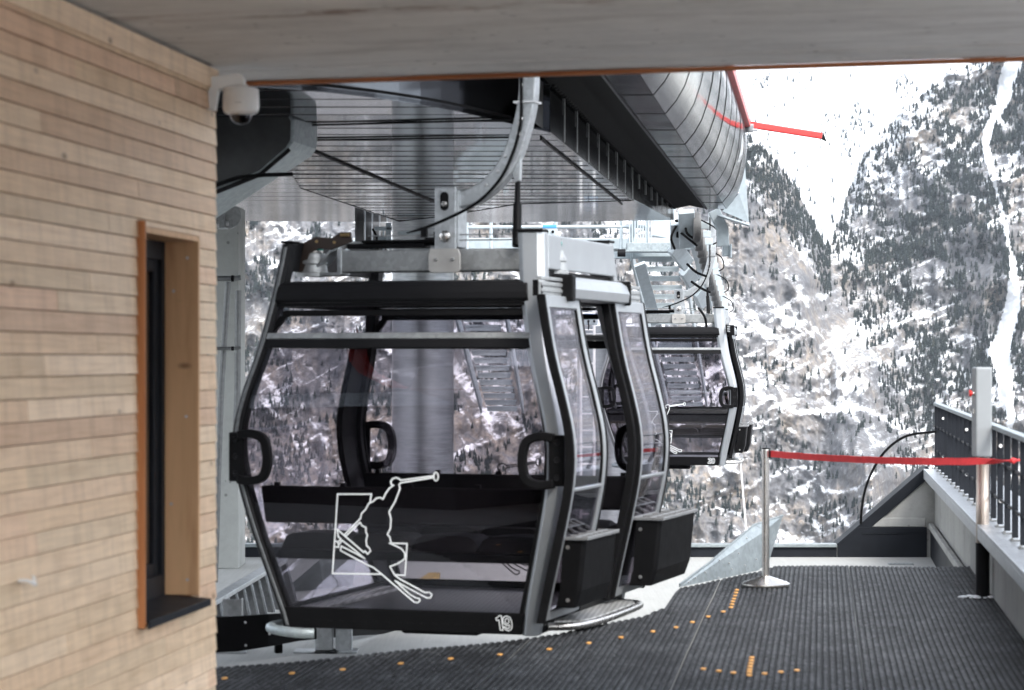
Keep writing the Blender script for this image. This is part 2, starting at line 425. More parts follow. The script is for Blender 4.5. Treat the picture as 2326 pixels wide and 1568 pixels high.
def thing(name, label, cat, loc=(0,0,0), rz=0.0, group=None):
    o = bpy.data.objects.new(name, None); COL.objects.link(o)
    o.location = loc; o.rotation_euler = (0,0,rz); o.empty_display_size = 0.1
    return tag(o, label, cat, group)
def copy_tree(o, parent=None):
    c = o.copy(); COL.objects.link(c); c.parent = parent
    for ch in [x for x in o.children]: copy_tree(ch, c)
    return c

TS = 0.1224                            # the whole station runs along x = TS*y + c
def T(c, Y, z): return Vector((TS*Y+c, Y, z))
TA = math.atan(TS)

# ------------------------------------------------------------------ timber wall with window
def wallp(Y, z, d=0.0):                # point on the siding; d = outward offset
    return Vector((-2.78+0.1345*Y+0.991*d, Y-0.1333*d, z))
CEIL = 2.86
tw = thing('timber_wall', 'pale larch clad wall with a tall narrow window, at the near left', 'wall', (-2.78+0.1345*9.5, 9.5, 0))
wy0, wy1, wz0, wz1 = 9.80, 10.71, 0.585, 2.10
bm = BM()
bh = 0.0755; z = -0.2; row = 0
while z < CEIL-0.11:
    z1 = z+bh
    spans = [(-3.0, 11.0)]
    if z1 > wz0+0.02 and z < wz1+0.005: spans = [(-3.0, wy0-0.012), (wy1+0.006, 11.0)]
    jobs = [(a,b,z,None) for a,b in spans]
    if len(spans) == 2 and z1 > wz1+0.03: jobs.append((wy0-0.012,wy1+0.006,max(z,wz1+0.014),None))
    if len(spans) == 2 and z < wz0-0.055: jobs.append((wy0-0.012,wy1+0.006,z,wz0-0.042))
    for a, b, zlo, zhi in jobs:
        y = a
        while y < b-0.01:
            ln = random.uniform(1.4, 4.5) if y > 6 else 2.5
            e = min(b, y+ln)
            if b-e < 0.08: e = b
            j = random.uniform(-0.0015, 0.0015)
            zz1 = z1-0.004 if zhi is None else zhi
            # a lapped board: proud at its foot
            P = [wallp(y+0.0003, zlo, 0.017+j), wallp(e-0.0003, zlo, 0.017+j), wallp(e-0.0003, zz1, 0.011+j), wallp(y+0.0003, zz1, 0.011+j)]
            Q = [wallp(y+0.0003, zlo, -0.02), wallp(e-0.0003, zlo, -0.02), wallp(e-0.0003, zz1, -0.02), wallp(y+0.0003, zz1, -0.02)]
            v = [bm.verts.new(p) for p in P+Q]
            for f in ((0,1,2,3),(7,6,5,4),(0,4,5,1),(1,5,6,2),(2,6,7,3),(3,7,4,0)): bm.faces.new([v[i] for i in f])
            y = e
    z = z1; row += 1
link('siding', bm, M['wood'], tw, True)
bm = BM()                              # core of the wall, with the opening left free
def slab(y0, y1, z0, z1, d0, d1):
    prism(bm, [wallp(y0,z0,d0), wallp(y1,z0,d0), wallp(y1,z1,d0), wallp(y0,z1,d0)], wallp(0,0,d1)-wallp(0,0,d0))
slab(-3, wy0-0.002, -0.4, CEIL-0.004, -0.025, -0.42); slab(wy1+0.002, 10.995, -0.4, CEIL-0.004, -0.025, -0.42)
slab(wy0-0.002, wy1+0.002, -0.4, wz0-0.03, -0.025, -0.42); slab(wy0-0.002, wy1+0.002, wz1+0.02, CEIL-0.004, -0.025, -0.42)
slab(wy0-0.002, wy1+0.002, wz0-0.03, wz1+0.02, -0.40, -0.42)
link('core', bm, M['edge'], tw, True)
bm = BM()
prism(bm, [wallp(-3,CEIL-0.10,0.026), wallp(11.0,CEIL-0.10,0.026), wallp(11.0,CEIL-0.012,0.026), wallp(-3,CEIL-0.012,0.026)], wallp(0,0,-0.02)-wallp(0,0,0.026))
link('top_batten', bm, M['wood'], tw, True, 0.003)
bm = BM()                              # end boards at the wall's corner
for k in range(41):
    z0 = -0.2+k*bh
    if z0 > CEIL-0.1: break
    prism(bm, [wallp(11.002,z0+0.002,0.012), wallp(11.016,z0+0.002,0.012), wallp(11.012,z0+bh-0.002,0.008), wallp(11.002,z0+bh-0.002,0.008)], wallp(0,0,-0.40)-wallp(0,0,0.012))
link('end_siding', bm, M['wood'], tw, True)
win = BM()
dfr = -0.126
def wbox(bm, y0, y1, z0, z1, d0, d1):
    prism(bm, [wallp(y0,z0,d0), wallp(y1,z0,d0), wallp(y1,z1,d0), wallp(y0,z1,d0)], wallp(0,0,d1)-wallp(0,0,d0))
for a in ((wy0,wy0+0.07,wz0,wz1-0.012),(wy1-0.07,wy1-0.022,wz0,wz1-0.012),(wy0+0.07,wy1-0.07,wz0,wz0+0.10),(wy0+0.07,wy1-0.07,wz1-0.09,wz1-0.012)):
    wbox(win, *a, dfr, dfr-0.06)
for a in ((wy0+0.07,wy0+0.12,wz0+0.1,wz1-0.09),(wy1-0.13,wy1-0.07,wz0+0.1,wz1-0.09),(wy0+0.12,wy1-0.13,wz0+0.10,wz0+0.15),(wy0+0.12,wy1-0.13,wz1-0.14,wz1-0.09)):
    wbox(win, *a, dfr-0.018, dfr-0.06)
wf = link('window', win, M['anthracite'], tw, True, 0.004)
bm = BM(); wbox(bm, wy0+0.12, wy1-0.13, wz0+0.15, wz1-0.14, dfr-0.03, dfr-0.045); link('pane', bm, M['winglass'], wf, True)
bm = BM(); wbox(bm, wy0+0.10, wy0+0.50, wz0+0.12, wz1-0.12, dfr-0.09, dfr-0.11); link('blind', bm, M['galvdark'], wf, True)
bm = BM(); wbox(bm, wy1-0.022, wy1+0.004, wz0+0.01, wz1, 0.018, dfr-0.06); link('reveal_board', bm, M['reveal'], tw, True, 0.002)
bm = BM(); wbox(bm, wy0, wy1-0.022, wz1-0.012, wz1+0.012, 0.018, dfr-0.06); link('head_board', bm, M['reveal'], tw, True, 0.002)
bm = BM(); wbox(bm, wy0-0.012, wy0, wz0-0.035, wz1+0.03, 0.045, dfr-0.06); link('window_trim', bm, M['trim'], tw, True, 0.002)
bm = BM()
prism(bm, [wallp(wy0,wz0+0.012,dfr), wallp(wy0,wz0-0.008,0.06), wallp(wy0,wz0-0.038,0.06), wallp(wy0,wz0-0.038,0.052), wallp(wy0,wz0-0.014,0.052), wallp(wy0,wz0+0.004,dfr)], wallp(wy1+0.03,0)-wallp(wy0,0))
link('window_sill', bm, M['anthracite'], tw, True, 0.002)
bm = BM()
for yy, zz in ((0.03,2.02),(0.09,1.88),(0.035,1.35),(0.10,0.98),(0.03,0.66)):
    p = wallp(wy1-0.0225, zz, -yy); lathe(bm, [(0.0,-0.002),(0.0065,-0.002),(0.005,0.0),(0.0,0.0)], p, 10, 'Y')
each('screw', bm, M['bolt'], tw, True)
bm = BM()
tube(bm, spline([wallp(8.38,0.86,0.01), wallp(8.38,0.86,0.05), wallp(8.41,0.845,0.065), wallp(8.45,0.85,0.05), wallp(8.45,0.87,0.045)],5), 0.006, 8)
tag(link('coat_hook', bm, M['white']), 'small white hook screwed to the larch boards at the far left', 'hook')

# ------------------------------------------------------------------ canopy ceiling
cn = thing('concrete_canopy', 'grey board marked concrete ceiling slab with rust stains, overhead', 'canopy', (2, 5, CEIL), -0.278)
def cpt(u, w, z):                      # canopy frame: u along the front edge, w behind it
    d = Vector((0.961,-0.276,0)); n = Vector((-0.276,-0.961,0))
    return Vector((-1.2,11.54,0)) + d*u + n*w + Vector((0,0,z))
bm = BM()
for w0, w1, dz in ((0,0.40,0.0),(0.404,2.35,0.003),(2.353,7.2,0.0)): prism(bm, [cpt(-1.6,w0,CEIL+dz), cpt(9,w0,CEIL+dz), cpt(9,w1,CEIL+dz), cpt(-1.6,w1,CEIL+dz)], (0,0,0.4))
link('slab', bm, M['ceiling'], cn, True)
bm = BM(); prism(bm, [cpt(-1.6,-0.012,CEIL-0.022), cpt(9,-0.012,CEIL-0.022), cpt(9,0.03,CEIL-0.022), cpt(-1.6,0.03,CEIL-0.022)], (0,0,0.018))
link('edge_strip', bm, M['edge'], cn, True, 0.002)

# security camera
cp = W(547, 240, 10.9)
sc_ = thing('security_camera', 'white dome security camera on a bracket at the timber wall corner', 'security camera', cp)
bm = BM()
k = 10.9/F
def cq(px, py, dy=0.0): return W(px, py, 10.9) + Vector((0, dy, 0))
prism(bm, [cq(466,178,-0.035), cq(540,168,-0.035), cq(551,172,-0.035), cq(557,182,-0.035), cq(558,208,-0.035), cq(543,208,-0.035), cq(541,198,-0.035), cq(498,206,-0.035), cq(490,252,-0.035), cq(466,252,-0.035)], (0,0.07,0))
link('bracket', bm, M['white'], sc_, True, 0.008, False, 3)
bm = BM(); prism(bm, [cq(458,160,-0.06), cq(467,160,-0.06), cq(467,258,-0.06), cq(458,252,-0.06)], (0,0.12,0))
link('mounting_plate', bm, M['white'], sc_, True, 0.004)
bm = BM(); lathe(bm, [(0.0,0.088),(0.03,0.088),(0.035,0.080),(0.066,0.076),(0.076,0.070),(0.077,0.05),(0.0775,0.049),(0.078,-0.012),(0.072,-0.03),(0.058,-0.038),(0.0,-0.038)], (0,0,0), 40)
link('housing', bm, M['white'], sc_, False, 0, True)
bm = BM(); lathe(bm, [(0.048,-0.038)]+[(0.048*math.cos(a),-0.038-0.045*math.sin(a)) for a in np.linspace(0.1,1.5,9)], (0,0,0), 28)
link('dome', bm, M['domeglass'], sc_, False, 0, True)
bm = BM(); cyl(bm, (0.004,-0.030,-0.052), (0.0,0.02,-0.045), 0.019, 20); link('lens', bm, M['rubber'], sc_, False, 0, True)
bm = BM(); lathe(bm, [(0.050,-0.036),(0.053,-0.036),(0.053,-0.040),(0.050,-0.042)], (0,0,0), 32); link('trim_ring', bm, M['steel'], sc_)
bm = BM()
for i in range(6): box(bm, (-0.0145+i*0.0048,-0.0785+0.0002*abs(i-2.5),0.006), (0.003,0.002,0.0035))
each('lettering', bm, M['galvdark'], sc_)

# ------------------------------------------------------------------ floors
edge_px = [(489,1514),(685,1500),(880,1482),(1025,1467),(1145,1453),(1275,1437),(1330,1423),(1461,1399),(1515,1378),(1528,1360),(1533,1345),(1541,1333),(1725,1297),(1760,1285)]
EDGE = [G(x,y,0) for x,y in edge_px]
EDGE = [Vector((-5.5,11.6,0)), Vector((-3.5,12.25,0))]+EDGE+[Vector((TS*19.42+1.17,19.42,0))]
bm = BM()
poly = [Vector((p.x,p.y,-0.42)) for p in EDGE]+[Vector((1.3+0.12*3,3,-0.42)), Vector((9,2.5,-0.42)), Vector((9,-14,-0.42)), Vector((-5.5,-14,-0.42))]
prism(bm, poly, (0,0,0.40))
tag(link('boarding_platform', bm, M['concfloor']), 'raised concrete boarding platform under the black mats', None, None, 'structure')
FLOOR = -0.4
bm = BM(); prism(bm, [(-9,8,FLOOR-0.5),(0.5,8,FLOOR-0.5),(1.2+0.12*12,12,FLOOR-0.5),(1.25+0.12*25.4,25.5,FLOOR-0.5),(-9,25.5,FLOOR-0.5)], (0,0,0.5))
tag(link('concrete_floor', bm, M['concfloor']), 'pale brushed concrete floor below the gondola track', None, None, 'structure')

def edgeY(c):                          # far end of the line x = TS*y+c
    best = 19.42
    for a, b in zip(EDGE, EDGE[1:]):
        fa = a.x-TS*a.y-c; fb = b.x-TS*b.y-c
        if fa*fb <= 0 and abs(fa-fb) > 1e-9:
            t = fa/(fa-fb); y = a.y+(b.y-a.y)*t
            best = y
    return best
mats = []
mat_lab = ['black ribbed rubber mat strip nearest the timber wall', 'black ribbed rubber mat strip passing under the gondola corner number 19',
           'black ribbed rubber mat strip beside the gondola doorstep with orange edge dots', 'black ribbed rubber mat strip carrying the silver stanchion', 'black ribbed rubber mat strip along the concrete parapet']
cuts = [-3.55,-2.61,-1.67,-0.73,0.21,1.15]
for i in range(5):
    c0, c1 = cuts[i]+0.003, cuts[i+1]-0.003
    base = T((c0+c1)/2, 10, 0)
    t = thing('rubber_mat', mat_lab[i], 'rubber mat', base, 0, 'ribbed rubber mats on the platform')
    bm = BM(); lay = bm.verts.layers.float.new('rib')
    per = 0.035; nrib = round((c1-c0)/per); cols = []
    for r in range(nrib):
        w = (c1-c0)/nrib
        for fx, zz, rv in ((0.0,-0.007,0.0),(0.22,-0.007,0.0),(0.36,0.0,1.0),(0.86,0.0,1.0)): cols.append((c0+w*(r+fx), zz, rv))
    cols.append((c1,-0.007,0.0))
    grid = []
    for c, zz, rv in cols:
        ye = edgeY(c)-0.01+0.012*math.sin(c*70)
        col = []
        for s in np.linspace(0,1,14):
            y = 3.0+(ye-3.0)*s
            und = 0.004*math.sin(c*3+y*1.1)+0.003*math.sin(y*2.3+c*5)
            v = bm.verts.new(T(c, y, zz+und)); v[lay] = rv; col.append(v)
        vb = bm.verts.new(T(c, ye+0.002, -0.018)); vb[lay] = 0; col.append(vb)
        grid.append(col)
    for a, b in zip(grid, grid[1:]):
        for k in range(len(a)-1): bm.faces.new((a[k],b[k],b[k+1],a[k+1]))
    link('ribbed_surface', bm, M['mat'], t, True)
    mats.append((c0,c1,t))
dots = [(510,1540),(663,1528),(778,1520),(910,1509),(1023,1498),(1135,1485),(1247,1472),(1337,1460),(1410,1448),(1482,1434),(1535,1425),(1572,1414),(1608,1402),(1642,1390),
        (1660,1379),(1662,1371.5),(1664,1364.5),(1666.5,1358),(1669,1351),(1671,1344),(1673,1338),
        (1597,1520),(1632,1525),(1665,1529),(1701,1535),(1736,1531),(1773,1527),(1809,1523),(1707,1494),(1706,1501),(1704.5,1508),(1703,1515),(1702,1522),(1701,1528)]
for px, py in dots:
    p = G(px,py,0.004); c = p.x-TS*p.y
    for c0,c1,t in mats:
        if c0-0.01 <= c <= c1+0.01:
            bm = BM(); n = 14
            und = 0.004*math.sin(c*3+p.y*1.1)+0.003*math.sin(p.y*2.3+c*5)
            ring = [p+Vector((0.0145*math.cos(2*PI*k/n)+TS*0.027*math.sin(2*PI*k/n), 0.028*math.sin(2*PI*k/n), und-0.003)) for k in range(n)]
            top = [q+Vector((0,0,0.006)) for q in ring]; loft(bm, [ring, top])
            link('marker_stud', bm, M['orange'], t, True); break

# ------------------------------------------------------------------ kerb, sloped end wall, parapet, railing
YE = 25.3
kb = thing('floor_kerb', 'low anthracite sheet metal kerb closing the far floor edge', 'kerb', (0,YE,FLOOR))
bm = BM(); box(bm, (-1.9,YE+0.06,FLOOR+0.05),(10.3,0.10,0.10)); link('kerb_face', bm, M['anthracite'], kb, True, 0.004)
bm = BM(); box(bm, (-1.9,YE+0.05,FLOOR+0.118),(10.3,0.14,0.034)); link('kerb_cap', bm, M['sheet'], kb, True, 0.004)
ew = thing('end_wall', 'short concrete end wall with sloping anthracite edge', 'wall', (3.7,YE,FLOOR))
slope = [Vector((3.25,YE,-0.27)), Vector((4.14,YE,0.50))]
bm = BM(); prism(bm, [(3.25,YE+0.03,FLOOR),(4.5,YE+0.03,FLOOR),(4.5,YE+0.03,0.45),(4.10,YE+0.03,0.45),(3.25,YE+0.03,-0.29)], (0,0.24,0)); link('wall', bm, M['conc'], ew, True)
bm = BM()
d = (slope[1]-slope[0]).normalized(); nn = Vector((-d.z,0,d.x))
prism(bm, [slope[0]-nn*0.10-d*0.0, slope[1]-nn*0.10+d*0.02, slope[1]+d*0.02, slope[0]], (0,0.30,0)); link('sloping_edge', bm, M['anthracite'], ew, True, 0.006)
bm = BM(); prism(bm, [(3.26,YE-0.004,FLOOR),(4.15,YE-0.004,FLOOR),(4.15,YE-0.004,-0.10),(3.46,YE-0.004,-0.10),(3.26,YE-0.004,-0.28)], (0,0.03,0)); prism(bm, [(3.50,YE-0.012,-0.165),(4.15,YE-0.012,-0.165),(4.15,YE-0.012,-0.158),(3.51,YE-0.012,-0.158)], (0,0.006,0)); link('skirting', bm, M['anthracite'], ew, True, 0.003)
bm = BM(); prism(bm, [(3.50,YE+0.005,-0.098),(4.14,YE+0.005,-0.098),(4.14,YE+0.005,-0.005),(3.60,YE+0.005,-0.005)], (0,0.024,0)); link('concrete_ledge', bm, M['conc'], ew, True, 0.01)

pw = thing('concrete_parapet', 'long concrete parapet wall with grey metal coping on the right', 'wall', (1.18+0.12*16,16,FLOOR), 0)
def R(off, Y, z): return Vector((1.18+0.12*Y+off, Y, z))
COP = 0.485
bm = BM()
for a, b, o in ((1.0,14.2,0.0),(14.21,17.2,0.004),(17.21,19.3,0.0),(19.31,YE,0.012)):
    prism(bm, [R(o,a,FLOOR), R(o,b,FLOOR), R(0.34,b,FLOOR), R(0.34,a,FLOOR)], (0,0,COP-FLOOR-0.03))
link('wall', bm, M['conc'], pw, True, 0.006)
bm = BM()
for a, b in ((1.0,12.0),(12.006,16.5),(16.506,21.0),(21.006,YE+0.05)):
    prism(bm, [R(-0.10,a,COP-0.028), R(-0.10,b,COP-0.028), R(0.46,b,COP-0.028), R(0.46,a,COP-0.028)], (0,0,0.028))
    prism(bm, [R(-0.10,a,COP-0.10), R(-0.10,b,COP-0.10), R(-0.088,b,COP-0.10), R(-0.088,a,COP-0.10)], (0,0,0.072))
link('coping', bm, mk_galv('coping_sheet',(0.34,0.36,0.38),0.38,0.7), pw, True, 0.004)
bm = BM(); prism(bm, [R(-0.03,19.0,FLOOR), R(-0.03,YE,FLOOR), R(-0.004,YE,FLOOR), R(-0.004,19.0,FLOOR)], (0,0,0.28)); link('skirting', bm, M['anthracite'], pw, True, 0.003)
bm = BM(); prism(bm, [R(-0.05,19.0,FLOOR+0.285), R(-0.05,YE,FLOOR+0.285), R(-0.004,YE,FLOOR+0.285), R(-0.004,19.0,FLOOR+0.285)], (0,0,0.06)); link('concrete_ledge', bm, M['conc'], pw, True, 0.008)

rl = thing('parapet_railing', 'black flat bar railing standing on the parapet coping', 'railing', R(0.05,18,COP))
RO = 0.03; ztop = 1.13
Ys = []; y = YE-0.05
while y > 7: Ys.append(y); y -= 0.62
pk = None
for i, y in enumerate(Ys):
    bm = BM(); box(bm, R(RO,y,(COP+ztop)/2+0.01),(0.040,0.010,ztop-COP-0.02), -0.12)
    link('picket', bm, M['anthracite'], rl, True, 0.0015)
bm = BM(); prism(bm, [R(RO-0.03,6.5,ztop-0.012), R(RO-0.03,YE+0.02,ztop-0.012), R(RO+0.03,YE+0.02,ztop-0.012), R(RO+0.03,6.5,ztop-0.012)], (0,0,0.03)); link('top_rail', bm, M['sheet'], rl, True, 0.004)
for zz in (0.66, 0.90):
    bm = BM()
    for a, b in zip(Ys, Ys[1:]): prism(bm, [R(RO-0.006,a-0.007,zz), R(RO-0.006,b+0.007,zz), R(RO+0.006,b+0.007,zz), R(RO+0.006,a-0.007,zz)], (0,0,0.016))
    link('cross_bar', bm, M['anthracite'], rl, True)
for y in Ys:
    bm = BM()
    box(bm, R(RO,y+0.03,COP+0.005),(0.06,0.10,0.008), -0.12); box(bm, R(RO-0.018,y-0.01,COP+0.014),(0.016,0.016,0.014))
    link('foot_plate', bm, M['handrail'], rl, True, 0.002)
bm = BM()
for i, y in enumerate(Ys):
    if i % 6 == 2:
        for zz in (0.66, 1.02): lathe(bm, [(0,-0.02),(0.011,-0.02),(0.013,-0.012),(0.011,-0.006),(0,-0.006)], R(RO,y,zz), 14, 'Y')
each('end_button', bm, M['white'], rl, True, 0, True)
bm = BM()
pA = R(RO,YE-0.06,0.86)
pts = spline([pA, W(2060,990,YE), W(2015,1020,YE), W(1985,1062,YE), W(1965,1110,YE), W(1956,1160,YE), W(1954.5,1190,YE)], 6)
tube(bm, pts, 0.013, 10)
cb = link('curved_guard_bar', bm, M['blackmetal'], None, False, 0, True)
tag(cb, 'thin black curved bar from the railing end down to the sloping edge', 'guard bar')
bm = BM(); box(bm, W(2045,1275,24.4),(0.24,0.10,0.012)); 
for i in range(6): box(bm, W(2045,1275,24.4)+Vector((-0.1+i*0.04,0,0.007)),(0.02,0.08,0.006))
o = link('floor_drain', bm, M['galv']); o.location.z = FLOOR+0.007-W(2045,1275,24.4).z; tag(o, 'small metal drain grate in the far concrete strip', 'drain')

# control post
cpB = Vector((3.125,16.9,0))
ct = thing('control_post', 'steel post carrying a grey emergency stop box with red button', 'control post', cpB)
bm = BM(); lathe(bm, [(0.043,0.008),(0.043,0.30),(0.044,0.302),(0.044,0.66),(0.042,0.665),(0.042,0.93)], (0.02,0,0), 28); link('post', bm, simple('brushed_post',(0.42,0.36,0.31),0.3,0.85,0.25,2,0.05,120,(1,1,0.4)), ct, False, 0, True)
bm = BM(); lathe(bm, [(0.0465,0.006),(0.0465,0.36),(0.044,0.362)], (0.02,0,0), 28); link('rubber_sleeve', bm, M['darkgrey'], ct, False, 0, True)
bm = BM(); box(bm, (0.02,0,0.0),(0.24,0.20,0.012)); link('base_plate', bm, M['blackmetal'], ct, False, 0.003)
bm = BM(); box(bm, (0.015,0.0,1.235),(0.112,0.15,0.60), 0.0); link('control_box', bm, simple('grey_cabinet',(0.23,0.245,0.25),0.45,0.0,0.03,3), ct, False, 0.014, False, 3)
bm = BM(); lathe(bm, [(0.0,-0.034),(0.020,-0.034),(0.024,-0.028),(0.020,-0.018),(0.011,-0.016),(0.011,0.0)], (-0.043,-0.03,1.36), 20, 'X'); link('stop_button', bm, M['red'], ct, False, 0, True)
bm = BM(); lathe(bm, [(0.0,-0.012),(0.016,-0.012),(0.016,0.0)], (-0.040,-0.03,1.36), 18, 'X'); box(bm, (-0.043,-0.03,1.24),(0.012,0.03,0.03)); each('switch', bm, M['steel'], ct)
bm = BM(); lathe(bm, [(0.0,-0.003),(0.012,-0.003),(0.012,0.0)], (0.01,-0.043,0.90), 14, 'Y'); link('hole_plug', bm, M['rubber'], ct)
bm = BM()
for i in range(26):
    a = random.uniform(0,2*PI); r = random.uniform(0.06,0.20)
    q = cpB+Vector((0.02+r*math.cos(a)*0.9, -0.06+r*math.sin(a)*0.5, 0.004))
    bmesh.ops.create_icosphere(bm, subdivisions=1, radius=random.uniform(0.008,0.024), matrix=Matrix.Translation(q) @ Matrix.Diagonal((1.4,1.0,0.5,1)))
tag(link('snow_residue', bm, M['snow'], None, False, 0, True), 'leftover snow crumbs around the control post foot', None, None, 'stuff')

# stanchion + tape
sp = Vector((1.775,17.7,0))
st_ = thing('barrier_post', 'polished steel stanchion with conical round base on the mats', 'stanchion', sp)
bm = BM(); lathe(bm, [(0.0,0.002),(0.168,0.002),(0.170,0.006),(0.168,0.018),(0.150,0.030),(0.035,0.068),(0.030,0.072),(0.0,0.072)], (0,0,0), 48); link('base', bm, M['steel'], st_, False, 0, True)
bm = BM(); lathe(bm, [(0.026,0.07),(0.026,0.90)], (0,0,0), 28); link('tube', bm, M['steel'], st_, False, 0, True)
bm = BM(); lathe(bm, [(0.0,0.965),(0.026,0.965),(0.028,0.960),(0.028,0.945),(0.0268,0.944),(0.0268,0.90),(0.0,0.90)], (0,0,0), 28); link('head', bm, M['steel'], st_, False, 0, True)
bm = BM(); lathe(bm, [(0.0285,0.957),(0.0285,0.966),(0.0,0.969)], (0,0,0), 28); box(bm, (0.027,0,0.93),(0.012,0.03,0.07)); link('cap', bm, M['blackmetal'], st_, False, 0, True)
te = Vector((3.03,15.28,0.975)); ts = sp+Vector((0.03,0,0.925))
bm = BM(); rings = []
for s in np.linspace(0,1,30):
    p = ts.lerp(te, s); sag = -0.022*4*s*(1-s); w = 0.0225*(1.0-0.5*max(0,(s-0.86)/0.14)); tw_ = 0.25*math.sin(s*5)+ (2.2*max(0,(s-0.9)/0.1))
    wob = 0.0012*math.sin(s*60)
    dirn = (te-ts).normalized(); side = dirn.cross(Vector((0,0,1))).normalized(); up = Vector((0,0,1))*math.cos(tw_)+side*math.sin(tw_); th = up.cross(dirn).normalized()*0.0012
    c = p+Vector((0,0,sag+wob)); rings.append([c-up*w-th, c+up*w-th, c+up*w+th, c-up*w+th])
loft(bm, rings)
tp = thing('barrier_tape', 'red webbing barrier tape stretched from the stanchion to the railing', 'barrier tape', ts)
link('webbing', bm, M['tape'], tp, True)
bm = BM(); tube(bm, [te+Vector((-0.015,0.012,0)), te, te+Vector((0.02,-0.012,0.004))], [0.014,0.02,0.008], 8); box(bm, te+Vector((0.03,-0.02,0.005)),(0.03,0.012,0.012)); link('end_clip', bm, M['tape'], tp, True, 0.002)

# ------------------------------------------------------------------ guide plates
gp = thing('guide_plate', 'galvanised triangular deflector plate with rivets behind the stanchion', 'deflector plate', (1.5,18.3,0))
A = G(1543,1334,0.0); B = W(1722,1296,18.9); C1 = W(1612,1277,18.15); C2 = W(1712,1192,19.0); D1 = W(1778,1171,19.5); D2 = W(1746,1275,19.2); 
off = Vector((0.010,-0.006,0))
bm = BM()
prism(bm, [A, B, W(1738,1205,19.1), C2, C1, A+Vector((0,0,0.02))], Vector((-0.004,0.004,0)))
prism(bm, [B, D2, D1, C2+Vector((0.004,0,0)), W(1738,1205,19.1)], Vector((-0.004,0.004,0)))
link('plate', bm, M['sheet'], gp, True)
bm = BM(); bar(bm, [A+Vector((0,0,0.02)), C1, C2, D1], 0.014, 0.012); link('folded_edge', bm, M['sheet'], gp, True, 0.003)
bm = BM()
for px,py,Y in ((1562,1322,17.75),(1578,1312,17.85),(1600,1300,18.0),(1630,1312,18.2),(1654,1279,18.4),(1660,1292,18.4),(1690,1284,18.6),(1632,1272,18.25),(1676,1257,18.5),(1694,1222,18.8),(1716,1270,18.85)):
    lathe(bm, [(0.0,-0.006),(0.005,-0.005),(0.007,0.0)], W(px,py,Y)+Vector((0.004,-0.012,0)), 10, 'Y')
each('rivet', bm, M['bolt'], gp, True)
g2 = thing('guide_plate', 'pale folded deflector plate on the floor seen through the gondola glass', 'deflector plate', (-1.6,20.4,FLOOR))
bm = BM()
prism(bm, [G(640,1345,FLOOR), G(735,1338,FLOOR), W(735,1268,21.3), W(725,1272,21.2)], (0,0.006,0))
prism(bm, [G(735,1338,FLOOR), G(800,1330,FLOOR), W(812,1250,22.0), W(735,1268,21.3)], (0,0.006,0))
link('plate', bm, M['sheet'], g2, True)
bm = BM(); hz = G(975,1325,FLOOR); prism(bm, [Vector((0,0,0)),Vector((0.10,0,0)),Vector((0.20,1.1,0)),Vector((0.10,1.1,0))], (0,0,0.05))
o = link('hazard_bumper', bm, M['hazard']); o.location = (hz.x-0.12,hz.y-0.55,FLOOR); tag(o, 'yellow and black striped bumper strip on the floor behind the gondola', 'bumper')

# ------------------------------------------------------------------ left side: pillar, handrail, slatted guard, guide rail
pl = thing('concrete_pillar', 'pale concrete pillar behind the timber wall corner', 'pillar', (-2.9,24,FLOOR))
bm = BM(); prism(bm, [(-3.6,23.9,FLOOR),(-2.585,23.9,FLOOR),(-2.585,24.5,FLOOR),(-3.6,24.5,FLOOR)], (0,0,3.43)); link('shaft', bm, M['concpillar'], pl, True, 0.012)
bm = BM(); 
cyl(bm, W(520,492,22.8), W(520,492,23.3), 0.11, 28); box(bm, W(503,505,22.9),(0.09,0.3,0.12)); box(bm, W(492,508,22.8),(0.05,0.12,0.10)); link('bearing_bracket', bm, M['galvdark'], pl, True, 0.006)
bm = BM(); cyl(bm, W(489,510,22.6), W(497,510,22.6), 0.028, 8); cyl(bm, W(513,508,22.75), W(519,508,22.75), 0.02, 8); each('bracket_bolt', bm, M['bolt'], pl, True)
hr = thing('handrail', 'galvanised tubular handrail in front of the concrete pillar', 'handrail', W(505,1100,22.5))
bm = BM(); tube(bm, [W(518,640,22.5), W(504,860,22.5), W(497,1040,22.5), W(488,1330,22.5)], 0.026, 12); link('post', bm, M['handrail'], hr, True, 0, True)
for py, pr in ((633,0.024),(792,0.016)):
    bm = BM(); cyl(bm, W(480,py,22.4), W(524,py,22.4), pr, 12); r_ = link('rail', bm, M['handrail'], hr, True, 0, True)
    bm = BM(); lathe(bm, [(0,-0.012),(pr*1.15,-0.012),(pr*1.25,0.0),(pr*1.15,0.014),(0,0.014)], W(528,py,22.4), 14, 'X'); link('end_cap', bm, M['rubber'], r_, True, 0, True)
    bm = BM(); cyl(bm, W(533,py,22.9), W(547,py-2,22.9), pr, 12); link('wall_stub', bm, M['handrail'], hr, True, 0, True)
bm = BM(); tube(bm, [W(541,660,23.2), W(539,900,23.2), W(536,960,23.2)], 0.03, 10); link('side_post', bm, M['handrail'], hr, True, 0, True)
sg = thing('slatted_guard', 'galvanised guard of slanting upright slats beside the track', 'guard rail', (-2.3,19.5,FLOOR))
a0, a1 = W(470,1368,18.6), W(640,1268,20.8)
b0, b1 = W(500,1560,18.0), W(690,1470,20.2)
bm = BM(); prism(bm, [a0+Vector((-0.05,0,0)), a1+Vector((-0.05,0,0)), a1+Vector((0.05,0,0)), a0+Vector((0.05,0,0))], (0,0,-0.035)); link('top_rail', bm, M['galv'], sg, True, 0.004)
